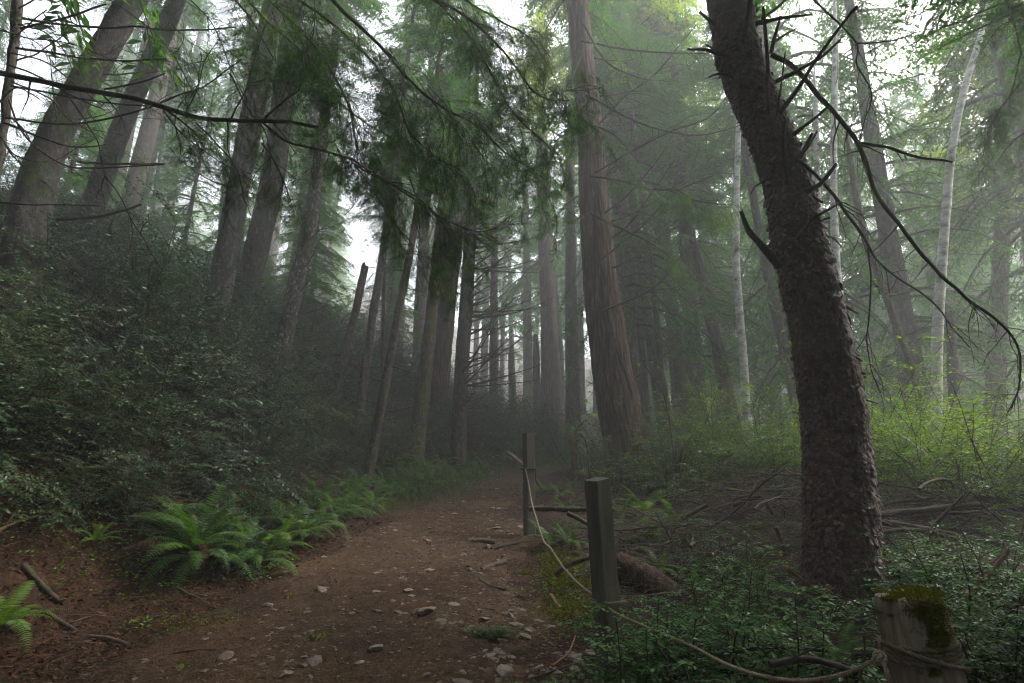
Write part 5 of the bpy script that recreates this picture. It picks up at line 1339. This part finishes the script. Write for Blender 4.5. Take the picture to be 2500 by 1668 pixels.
# thick rotten log
lg = stick("rotten_log", [(1505, 1378, .3), (1560, 1405, .2), (1620, 1445, .05), (1690, 1500, -.1)], 6.0, 62, 70, 'redwood_bark', "thick reddish rotten log slanting down behind the nearest square post", "log", n=30, sides=20, jit=.10)
for pts, Y, w0, w1, mt, lab in (
    ([(2140, 1258), (2260, 1246), (2400, 1233)], 6.9, 17, 15, 'dead_wood', "straight dark log with a reddish broken end, topmost of the cut logs"),
    ([(2140, 1272), (2300, 1300), (2490, 1338)], 6.6, 14, 12, 'dead_wood', "long dark log sloping down to the right edge below the topmost cut log"),
    ([(2266, 1334), (2282, 1282), (2328, 1233), (2350, 1210)], 6.2, 12, 6, 'dry_stick', "pale curved broken branch standing up in the cut logs right of the spruce"),
    ([(2301, 1514), (2416, 1401), (2462, 1344)], 4.6, 13, 8, 'red_stick', "reddish bare stick slanting up behind the mossy stump post"),
    ([(2150, 1034), (2205, 1070), (2262, 1112)], 8.6, 9, 10, 'alder_bark', "whitish fallen stem slanting down right of the spruce, above the cut logs"),
    ([(2145, 1300), (2250, 1295), (2380, 1330), (2500, 1370)], 6.3, 10, 9, 'dead_wood', "dark wet pole low in the cut logs right of the spruce"),
    ([(2150, 1232), (2300, 1215), (2500, 1218)], 7.6, 8, 6, 'dry_stick', "thin grey pole lying highest and farthest back in the cut logs"),
    ([(2200, 1370), (2280, 1355), (2340, 1365)], 5.6, 16, 12, 'dry_stick', "short broken pale branch in the dark hollow right of the spruce base"),
    ([(2170, 1400), (2290, 1385), (2500, 1420)], 5.5, 36, 30, 'dark_bark', "thick dark rotten log in the hollow right of the spruce base"),
    ([(1666, 1265), (1696, 1250), (1726, 1234)], 7.2, 11, 9, 'dry_stick', "short brown broken branch on the left of the slash pile"),
    ([(1751, 1256), (1798, 1220), (1849, 1205)], 7.6, 7, 5, 'dry_stick', "thin arched branch along the top of the slash pile"),
    ([(1791, 1233), (1820, 1222), (1855, 1210)], 7.4, 12, 10, 'dry_stick', "short broken log near the top of the slash pile"),
    ([(1868, 1220), (1877, 1238), (1888, 1256)], 7.2, 10, 9, 'dry_stick', "stubby upright stick at the top of the slash pile beside the spruce"),
    ([(1716, 1220), (1760, 1196), (1830, 1203), (1880, 1222)], 8.0, 7, 4, 'dead_wood', "dark arched branch behind the slash pile"),
    ([(1896, 1286), (1908, 1320), (1918, 1356)], 6.4, 11, 9, 'dry_stick', "upright stick leaning on the slash pile just left of the spruce"),
    ([(1906, 1458), (1912, 1500), (1922, 1556)], 4.8, 11, 10, 'dry_stick', "grey-brown upright stick in front of the spruce base"),
    ([(1922, 1386), (1970, 1425), (2025, 1462)], 5.0, 8, 10, 'red_stick', "brown branch slanting down across the foot of the spruce"),
    ([(1640, 1440), (1640, 1330), (1600, 1250)], 7.0, 5, 3, 'dead_wood', "thin dark upright twig in the left of the slash pile"),
    ([(1660, 1150), (1665, 1100), (1690, 1075), (1720, 1080)], 9.5, 6, 3, 'dry_stick', "crooked pale bare twig right of the redwood base"),
    ([(1640, 1170), (1655, 1130), (1668, 1098)], 9.5, 7, 5, 'dry_stick', "pale upright stick beside the crooked twig right of the redwood"),
    ([(1690, 1612), (1800, 1592), (1900, 1580), (2120, 1600)], 3.9, 9, 7, 'dead_wood', "dark straight branch behind the lowest loop of rope"),
    ([(1880, 1620), (1980, 1612), (2090, 1640)], 3.4, 16, 13, 'dead_wood', "thick brown branch lying left of the mossy stump post"),
    ([(2100, 1660), (2110, 1600), (2108, 1550)], 3.0, 4, 4, 'dry_stick', "short upright twig just left of the mossy stump post"),
):
    stick("fallen_branch" if "log" not in lab else "fallen_log", pts, Y, w0, w1, mt, lab, "log" if "log" in lab else "branch", twigs=0 if "short" in lab or "log" in lab else 3)
for pts, w0, w1, mt, lab in (
    ([(-10, 1312), (50, 1290), (111, 1267), (230, 1217)], 8, 4, 'red_stick', "long bare forked branch lying on the bank at the left edge"),
    ([(12, 1296), (57, 1244), (134, 1202)], 6, 4, 'red_stick', "upper bare branch crossing the long one at the left edge"),
    ([(55, 1398), (100, 1440), (145, 1490)], 13, 10, 'dead_wood', "dark root running down the litter at the lower left"),
    ([(108, 1514), (150, 1535), (182, 1552)], 9, 8, 'dead_wood', "dark stick behind the bright corner fern"),
    ([(222, 1562), (265, 1575), (312, 1587)], 7, 9, 'dry_stick', "pale end of a stick lying on the litter right of the corner fern"),
    ([(1155, 1328), (1180, 1330), (1210, 1334)], 13, 11, 'dry_stick', "grey weathered wood block lying on the right of the trail"),
    ([(1176, 1398), (1205, 1388), (1234, 1380)], 12, 12, 'dry_stick', "split grey wood chunk on the right of the trail below the weathered block"),
    ([(1200, 1347), (1235, 1338), (1268, 1332)], 10, 7, 'dead_wood', "dark root running toward the middle rope post"),
    ([(1173, 1428), (1200, 1440), (1236, 1451)], 9, 6, 'dead_wood', "dark broken stick on the right half of the trail"),
    ([(1120, 1489), (1165, 1495), (1210, 1502)], 5, 4, 'dead_wood', "thin dark stick lying level on the trail left of the rocks"),
    ([(1349, 1640), (1386, 1606), (1405, 1566)], 5, 4, 'red_stick', "thin orange-brown stick lying across the largest rock"),
    ([(1345, 1460), (1358, 1480), (1368, 1500)], 9, 8, 'red_stick', "short stub of wood on the mossy slope left of the square post"),
    ([(380, 1620), (470, 1600), (560, 1598)], 4, 3, 'dead_wood', "thin twig on the trail at the lower left"),
    ([(1300, 1668), (1390, 1640), (1460, 1615)], 5, 4, 'dead_wood', "dark thin branch on the ground at the foot of the near square post"),
    ([(430, 1440), (470, 1465), (510, 1485)], 4, 3, 'dry_stick', "thin bent straw-coloured twig under the largest fern"),
):
    gstick("fallen_stick", pts, w0, w1, mt, lab)
# ------------------------------------------------------------------ stones, rocks, litter, slash
def rock_mesh(seed, sub=2, flat=.6, cut=6):
    import bmesh
    bm = bmesh.new(); bmesh.ops.create_icosphere(bm, subdivisions=sub, radius=1)
    r_ = np.random.default_rng(seed)
    V = np.array([v.co for v in bm.verts])
    for _ in range(cut):                                  # knock flat faces off
        n = r_.normal(0, 1, 3); n /= np.linalg.norm(n); d = r_.uniform(.45, .85)
        s = V @ n; V = V - np.maximum(s - d, 0)[:, None] * n
    V *= np.array((1, r_.uniform(.6, .95), flat * r_.uniform(.7, 1.1)))
    V += (np.stack([vnoise(V * 2.4 + 7 * k, seed + k) for k in range(3)], 1) - .5) * .22
    for v, c in zip(bm.verts, V): v.co = c
    me = bpy.data.meshes.new("stone"); bm.to_mesh(me); bm.free(); me.materials.append(M['stone'])
    return me
STONES = [rock_mesh(900 + i, 1 if i < 6 else 2, (.45, .35, .55, .4, .28, .45, .45, .5)[i], 9) for i in range(8)]
PEBB = [rock_mesh(950 + i, 1, .45, 8) for i in range(3)]

n = 0
while n < 300:
    y = 3.6 + 13 * rng.random() ** 2.0; e = rng.uniform(-1.0, 1.05)
    if rng.random() < .35: e = rng.uniform(.45, 1.1)
    x = float(trail_c(y) + e * trail_w(y) / 2)
    px, py, fw = px_of((x, y, float(height(x, y)[0])))
    if py > 1720 or (px < 500 and rng.random() < .6): continue
    s = .022 + .075 * rng.random() ** 2.2
    s = min(max(s, 5.0 * fw / FPX * .9), .095)
    z = float(trail_height(np.array([x]), np.array([y]))[0])
    o = link("stone", STONES[int(rng.integers(6))], TRAIL, (x, y, z + s * rng.uniform(-.22, .1)), (rng.normal(0, .15), rng.normal(0, .15), rng.uniform(0, 6.28)), s)
    n += 1
def scatter_mesh(name, mat, N_, place, parts, kind="stuff", parent=None):
    """one joined mesh of many small pieces"""
    mb = MB(); vs = [np.array([v.co for v in p.vertices]) for p in parts]; fs = [np.array([tuple(q.vertices) for q in p.polygons]) for p in parts]
    x, y, z, s = place(N_); k = rng.integers(len(parts), size=len(x))
    for q in range(len(parts)):
        w = k == q; m = int(w.sum()); a = rng.uniform(0, 6.28, m)
        B0 = vs[q]; c, sn = np.cos(a)[:, None], np.sin(a)[:, None]
        V = np.stack([x[w, None] + s[w, None] * (B0[None, :, 0] * c - B0[None, :, 1] * sn), y[w, None] + s[w, None] * (B0[None, :, 0] * sn + B0[None, :, 1] * c), z[w, None] + s[w, None] * B0[None, :, 2]], -1)
        F = (fs[q][None] + (np.arange(m) * len(B0))[:, None, None]).reshape(-1, fs[q].shape[1])
        mb.add(V.reshape(-1, 3), F, 0, False)
    return tag(link(name, mb.mesh(name, M[mat]), parent), kind=kind)
def on_trail(N_):
    y = 2.6 + 15 * rng.random(N_) ** 1.6; e = np.where(rng.random(N_) < .25, rng.uniform(.5, 1.15, N_), rng.uniform(-1.05, 1.05, N_)); x = trail_c(y) + e * trail_w(y) / 2
    keep = vnoise(np.stack([x * 1.3, y * 1.3, x * 0], 1), 44) + .25 * rng.random(N_) > .48
    x, y = x[keep], y[keep]
    return x, y, np.maximum(trail_height(x, y), height(x, y)), .004 + .024 * rng.random(len(x)) ** 3.2
scatter_mesh("pebbles", 'pebble', 15000, on_trail, PEBB, parent=TRAIL)

def rubble_spots(N_):
    y = 3.2 + 11 * rng.random(N_) ** 1.7; e = np.where(rng.random(N_) < .5, rng.uniform(.35, 1.12, N_), rng.uniform(-.95, .9, N_)); x = trail_c(y) + e * trail_w(y) / 2
    keep = vnoise(np.stack([x * 1.1, y * 1.1, x * 0], 1), 48) + .2 * rng.random(N_) > .52
    x, y = x[keep], y[keep]; s = .016 + .04 * rng.random(len(x)) ** 2
    return x, y, np.maximum(trail_height(x, y), height(x, y)) - s * .12, s
scatter_mesh("rubble", 'stone', 2600, rubble_spots, STONES[:6], parent=TRAIL)

for q, (px, py, s, lab) in enumerate([
    (1392, 1600, .150, "largest flat brown rock beside the near square post"), (1232, 1655, .085, "pale grey angular rock at the bottom edge of the trail"), (1250, 1512, .055, "upright olive-brown rock on the right of the trail"),
    (1312, 1528, .080, "broad tan rock right of the upright olive rock"), (1345, 1540, .055, "small tan rock touching the broad tan rock"), (1183, 1522, .060, "rounded tan rock behind the grass tuft"), (1385, 1557, .070, "grey-brown rock above the largest flat rock"),
    (1440, 1602, .060, "dark angular rock between the largest rock and the square post"), (1400, 1638, .070, "brown rock in front of the largest flat rock"), (1270, 1565, .075, "flat grey slab right of the grass tuft"), (1225, 1572, .055, "flat brown slab below the grass tuft"),
    (1312, 1640, .060, "tilted brown stone slab near the bottom edge"), (1330, 1480, .045, "pale stone on the slope below the moss"), (1283, 1400, .060, "upright pale stone at the foot of the mossy slope"), (1215, 1605, .055, "square brown stone at the bottom of the trail, right of centre"),
    (885, 1419, .085, "rounded grey-green rock alone on the left half of the trail"), (917, 1452, .060, "grey stone just below the rounded grey-green rock"), (996, 1445, .060, "brown stone in the middle of the trail"), (925, 1500, .070, "pale flat stone in the middle of the trail"),
    (1040, 1505, .120, "broad flat half-buried slab in the middle of the trail"), (1075, 1530, .060, "bright angular stone below the broad flat slab"), (705, 1467, .055, "moss-topped stone at the left trail edge"), (778, 1570, .075, "grey stone with a mossy foot in the lower middle of the trail"),
    (655, 1490, .060, "wide grey stone at the left trail edge by the largest fern"), (740, 1510, .045, "mossy-footed stone left of centre on the trail"), (550, 1615, .070, "dark round stone at the lower left of the trail"), (440, 1640, .060, "moss-covered stone at the bottom left of the trail"),
    (350, 1628, .05, "small grey stone at the far lower left of the trail"), (920, 1590, .085, "flat pale slab low in the middle of the trail"), (1110, 1260, .07, "pale flat stone far up the trail"), (1270, 1240, .06, "dark block beside the middle post")]):
    g = ground_at(px, py, 1.5); z = float(max(trail_height(np.array([g.x]), np.array([g.y]))[0], g.z))
    o = link("rock", STONES[6 + q % 2] if q % 3 else STONES[q % 6], None, (g.x, g.y, z - s * .05), (rng.normal(0, .2), rng.normal(0, .2), rng.uniform(0, 6.28)), (s * 1.15, s, s * 1.0))
    tag(o, lab, "rock")
    if 'moss' in lab:
        pos = []; V = np.array([v.co for v in o.data.vertices]); 
        idx = np.where(V[:, 2] > .05)[0]; pp = V[rng.choice(idx, 500)] + rng.normal(0, .08, (500, 3))
        mb = MB(); place_leaves(mb, LEAF_V, LEAF_F, pp, rng.normal(0, 1, (500, 3)), np.tile((0, 0, 1.0), (500, 1)) + rng.normal(0, .4, (500, 3)), rng.uniform(.12, .3, 500))
        m_ = link("moss", mb.mesh("moss", M['moss']), o); m_['kind'] = "stuff"

# needles, bark bits and dead leaves over the trail and the bare ground
def flat_bits(name, mat, x, y, z, size, shape, lift=.006, tilt=.25):
    n = len(x); a = rng.uniform(0, 6.28, n)
    xd = np.stack([np.cos(a), np.sin(a), rng.normal(0, tilt, n)], 1); nm = np.stack([rng.normal(0, tilt, n), rng.normal(0, tilt, n), np.ones(n)], 1)
    mb = MB(); place_leaves(mb, shape, [(0, 1, 2, 3)], np.stack([x, y, z + lift], 1), xd, nm, size)
    return tag(link(name, mb.mesh(name, M[mat])), kind="stuff")
NEED4 = [(0, -.03, 0), (.5, -.05, .02), (1, 0, 0), (.5, .05, .02)]
BIT4 = [(0, -.12, 0), (.5, -.22, .06), (1, 0, 0), (.5, .20, .05)]
n = 46000; y = 2.4 + 12 * rng.random(n) ** 1.5; x = trail_c(y) + rng.uniform(-1.15, 1.15, n) * trail_w(y) / 2
flat_bits("needle_litter", 'litter', x, y, np.maximum(trail_height(x, y), height(x, y)), rng.uniform(.012, .05, n), NEED4)
n = 15000; y = 2.4 + 11 * rng.random(n) ** 1.5; x = trail_c(y) + rng.uniform(-1.15, 1.15, n) * trail_w(y) / 2
flat_bits("bark_litter", 'litter', x, y, np.maximum(trail_height(x, y), height(x, y)), rng.uniform(.012, .04, n), BIT4, .007, .4)
def bare(n, x0, x1, y0, y1):
    x = rng.uniform(x0, x1, n); y = rng.uniform(y0, y1, n)
    k = np.abs(x - trail_c(y)) > trail_w(y) / 2 * .85
    x, y = x[k], y[k]; return x, y, height(x, y)
x, y, z = bare(42000, -6.5, -1.0, 2.6, 9.5)
flat_bits("leaf_litter", 'litter', x, y, z, rng.uniform(.015, .065, len(x)), BIT4, .008, .5)
x, y, z = bare(36000, .3, 6.0, 2.2, 12)
flat_bits("slash_litter", 'litter', x, y, z, rng.uniform(.02, .09, len(x)), NEED4, .01, .5)

# small twigs strewn about
def twig_strew(name, spots, mat, lmin, lmax, rmin=.0012, rmax=.004, up=.12, arch=0.0, mound=None):
    mb = MB()
    for x, y in spots:
        z = hz(x, y) + (mound(x, y) if mound else .012); a = rng.uniform(0, 6.28); l = rng.uniform(lmin, lmax)
        P = curve_pts((x, y, z), (math.cos(a), math.sin(a), rng.uniform(-.02, up)), l, 6, arch, .16)
        tube(mb, P, np.linspace(rng.uniform(rmin, rmax), rmin * .6, 6), 3, 0, False)
    return tag(link(name, mb.mesh(name, M[mat])), kind="stuff")
sp = []
while len(sp) < 500:
    y = 3 + 9 * rng.random() ** 1.4; x = float(trail_c(y) + rng.uniform(-1.2, 1.25) * trail_w(y) / 2); sp.append((x, y))
twig_strew("fallen_twigs", sp, 'dead_wood', .08, .4)
sp = [(rng.uniform(-6, -2.4), rng.uniform(3.2, 7.5)) for _ in range(420)]
twig_strew("bank_twigs", [s for s in sp if s[0] < float(trail_c(s[1]) - trail_w(s[1]) / 2)], 'red_stick', .1, .55, up=.3)
# the slash pile right of the posts
def pile_h(x, y):
    return .62 * math.exp(-((x - 2.9) / 1.5) ** 2 - ((y - 7.6) / 1.0) ** 2) + .50 * math.exp(-((x - 4.9) / 1.6) ** 2 - ((y - 7.4) / 1.1) ** 2)
sp = [(rng.normal(2.7, 1.0), rng.normal(7.2, 1.0)) for _ in range(1300)] + [(rng.normal(5.2, 1.0), rng.normal(7.3, .9)) for _ in range(700)] + [(rng.uniform(.7, 3.2), rng.uniform(4.2, 6.8)) for _ in range(600)]
sp = [s for s in sp if s[0] > float(trail_c(s[1]) + trail_w(s[1]) / 2 + .25)]
twig_strew("slash_twigs", sp[::2], 'dry_stick', .3, 1.3, .0016, .005, .35, .35, lambda x, y: rng.uniform(0, 1) * pile_h(x, y) + .02)
twig_strew("slash_twigs", sp[1::2], 'dead_wood', .3, 1.4, .0016, .007, .35, .35, lambda x, y: rng.uniform(0, 1) * pile_h(x, y) + .02)
POLES = []
for q in range(6):
    mb = MB(); L_ = rng.uniform(1.2, 2.4); P = curve_pts((-L_ / 2, 0, 0), (1, 0, .3), L_, 12, .75, .22); r0 = rng.uniform(.010, .022)
    tube(mb, P, np.linspace(r0, r0 * .45, 12), 6, 0, True, .15)
    for _ in range(7):
        k = int(rng.integers(3, 11)); tube(mb, curve_pts(P[k], (1, rng.normal(0, .9), rng.normal(.1, .6)), rng.uniform(.15, .6), 6, .2, .2), np.linspace(r0 * .35, .001, 6), 3, 0, False)
    POLES.append(mb.mesh("fallen_branch", M[('dead_wood', 'dry_stick')[q % 2]]))
for q in range(64):
    x, y = (rng.normal(2.8, .9), rng.normal(7.3, .75)) if q < 38 else (rng.normal(5.3, 1.0), rng.normal(7.3, .7))
    if x < float(trail_c(y) + trail_w(y) / 2 + .7): x += 1.2
    if (x - SPb.x) ** 2 + (y - SPb.y) ** 2 < .4: y += .9
    o = link("fallen_branch", POLES[q % 6], None, (x, y, hz(x, y) + .03 + pile_h(x, y) * rng.uniform(.2, 1.0)), (rng.normal(0, .6), rng.normal(0, .22), rng.normal(0, .85) + (3.14 if q % 2 else 0)), rng.uniform(.45, 1.1))
    left = q < 38
    tag(o, "thin bare branch tangled in the slash pile left of the spruce" if left else "thin bare branch tangled among the cut logs right of the spruce", "branch", "branches tangled in the slash pile" if left else "branches tangled among the cut logs")

# moss on the slope between the posts, low herbs, grass
def mat_of(name, mat, pts, size, shape=LEAF_V, faces=LEAF_F, up=1.0, spread=.6):
    pts = np.asarray(pts, float); n = len(pts)
    mb = MB(); place_leaves(mb, shape, faces, pts, np.stack([rng.normal(0, 1, n), rng.normal(0, 1, n), rng.uniform(0, up, n)], 1), np.tile((0, 0, 1.0), (n, 1)) + rng.normal(0, spread, (n, 3)), size)
    return tag(link(name, mb.mesh(name, M[mat])), kind="stuff")
def around(px, py, sx, sy, n, dz=.01):
    out = []
    for _ in range(n):
        g = ground_at(px, py, 1.5) if False else None
        break
    g = ground_at(px, py, 1.5); x = g.x + rng.normal(0, sx, n); y = g.y + rng.normal(0, sy, n)
    return np.stack([x, y, height(x, y) + dz + rng.uniform(0, .02, n)], 1)
mat_of("moss_cushion", 'moss', np.concatenate([around(1395, 1430, .16, .5, 4200), around(1360, 1370, .12, .4, 1400), around(960, 1230, .15, .6, 1500), around(340, 1445, .3, .2, 350), around(480, 1530, .3, .15, 350), around(1380, 1490, .12, .3, 900)]), rng.uniform(.012, .035, 8700))
mat_of("ground_herbs", 'fern_young', np.concatenate([around(150, 1420, .3, .2, 130, .05), around(300, 1390, .3, .2, 160, .06), around(80, 1310, .3, .2, 120, .06), around(340, 1530, .15, .08, 50, .03), around(640, 1400, .15, .2, 200, .04), around(1440, 1420, .3, .3, 350, .05), around(250, 1280, .4, .3, 260, .07)]), rng.uniform(.02, .05, 1270), up=.4)
gl = []
for px, py, sx, sy, n in ((1350, 1110, .9, 1.6, 4200), (1420, 1100, .7, 1.5, 3000), (1300, 1120, .5, 1.0, 1600), (1040, 1195, .5, 1.2, 1500), (1130, 1165, .5, 1.2, 1500)):
    gl.append(around(px, py, sx, sy, n, 0))
gl = np.concatenate(gl); n = len(gl)
mb = MB(); a = rng.uniform(0, 6.28, n); xd = np.stack([np.cos(a) * .7, np.sin(a) * .7, rng.uniform(.3, 1.3, n)], 1)
place_leaves(mb, [(0, -.025, 0), (.6, -.022, .05), (1, 0, -.16), (.6, .022, .05)], [(0, 1, 2, 3)], gl, xd, np.stack([-np.cos(a), -np.sin(a), np.ones(n)], 1), rng.uniform(.15, .42, n))
tag(link("grass", mb.mesh("grass", M['grass'])), kind="stuff")
g = ground_at(1205, 1562, 1.5); n = 520; a = rng.uniform(0, 6.28, n)
mb = MB(); p = np.stack([rng.normal(0, .10, n), rng.normal(0, .05, n), np.full(n, .0)], 1)
place_leaves(mb, [(0, -.03, 0), (.6, -.035, .06), (1, 0, -.12), (.6, .035, .06)], [(0, 1, 2, 3)], p, np.stack([np.cos(a), np.sin(a), rng.uniform(.1, .9, n)], 1), np.stack([-np.cos(a), -np.sin(a), np.ones(n)], 1), rng.uniform(.05, .12, n))
tag(link("grass_tuft", mb.mesh("grass_tuft", M['grass']), None, (g.x, g.y, float(trail_height(np.array([g.x]), np.array([g.y]))[0]))), "dark green grass tuft growing among the rocks at the lower right of the trail", "grass")

# broad-leaved sprigs: every big leaf is its own part
import_shape = [(0, 0, 0), (.25, .32, .03), (.55, .42, .02), (.78, .25, 0), (1.05, 0, -.10), (.78, -.25, 0), (.55, -.42, .02), (.25, -.32, .03), (.55, 0, -.03)]
mb = MB(); mb.add(import_shape, [(0, 8, 1), (1, 8, 2), (2, 8, 3), (3, 8, 4), (4, 8, 5), (5, 8, 6), (6, 8, 7), (7, 8, 0)], 0, True)
BLEAF = mb.mesh("leaf", M['maple'])
def sprig(label, base_px, Y, pts, size, mat='maple', stem_w=4, category="plant"):
    b = at(base_px[0], base_px[1], Y); b.z = min(b.z, hz(b.x, Y) + .02)
    root = empty("leafy_sprig", b, label, category)
    mb = MB(); W = [Vector((0, 0, 0))] + [at(p[0], p[1], Y) - b for p in pts]
    P = spline(W, 20); tube(mb, P, np.linspace(stem_w * Y / FPX / 2, .0012, 20), 5, 0, False)
    link("stem", mb.mesh("stem", M['twig']), root)
    for i, w in enumerate(W[1:]):
        for q in range(2):
            e = Euler((rng.normal(0, .4), rng.uniform(.1, .7), rng.uniform(0, 6.28)))
            o = link("leaf", BLEAF, root, w + Vector((rng.normal(0, size * .5), rng.normal(0, size * .4), rng.normal(0, size * .3))), e, size * rng.uniform(.6, 1.1))
            if mat != 'maple': with_mat(o, M[mat])
    return root
g = ground_at(720, 1330)
sprig("broad-leaved plant with large pale leaves over the trailside fern", (715, 1330), g.y, [(700, 1300), (690, 1268), (705, 1262), (722, 1275), (740, 1290), (755, 1300)], .13, 'fern_young')
sprig("bright yellow-green maple sprig left of the redwood", (1440, 1150), 9.8, [(1435, 1100), (1420, 1062), (1408, 1048), (1425, 1030), (1440, 1020), (1428, 1005), (1436, 980), (1445, 1010)], .085, 'needle_lit')
sprig("small bright maple sprig against the right side of the redwood", (1650, 1120), 10.2, [(1630, 1000), (1600, 930), (1570, 885), (1590, 880), (1608, 892), (1622, 905)], .075, 'needle_lit')
for px, py, Y, lab in ((1745, 1370, 6.0, "orange-brown turning sprig in the slash pile"), (1760, 1350, 6.2, "yellowing sprig in the middle of the slash pile"), (1905, 1375, 5.6, "orange sprig left of the spruce base"), (1664, 1405, 6.0, "small orange sprig above the rotten log"), (1690, 1330, 6.6, "reddish sprig at the tip of the long fern frond"), (2060, 1500, 4.4, "orange-tipped sprig before the spruce foot"), (2050, 870, 9.0, "pinkish sprig among the yellow bush leaves beside the spruce")):
    b = at(px, py, Y)
    sprig(lab, (px, py + 40), Y, [(px + rng.uniform(-8, 8), py + 25), (px + rng.uniform(-14, 14), py + 8), (px + rng.uniform(-14, 14), py - 8), (px + rng.uniform(-16, 16), py - 22)], .035, 'autumn', 2)
# ------------------------------------------------------------------ haze
HAZE_D = 0.0064
m, nt, nd, lk, out = new_mat("haze")
pv = nd.new("ShaderNodeVolumePrincipled")
pv.inputs["Color"].default_value = (.93, .96, 1.0, 1)
pv.inputs["Density"].default_value = HAZE_D
pv.inputs["Anisotropy"].default_value = .35
lk.new(pv.outputs[0], out.inputs["Volume"])
zlo, zhi = -9.0, 62.0
mb = MB()
hb = np.array([(x, y, z) for x in (-88, 88) for y in (-15, 121) for z in (zlo, zhi)], float)
mb.add(hb, [(0, 1, 3, 2), (4, 6, 7, 5), (0, 4, 5, 1), (2, 3, 7, 6), (0, 2, 6, 4), (1, 5, 7, 3)], 0, False)
tag(link("haze", mb.mesh("haze", m)), kind="stuff")
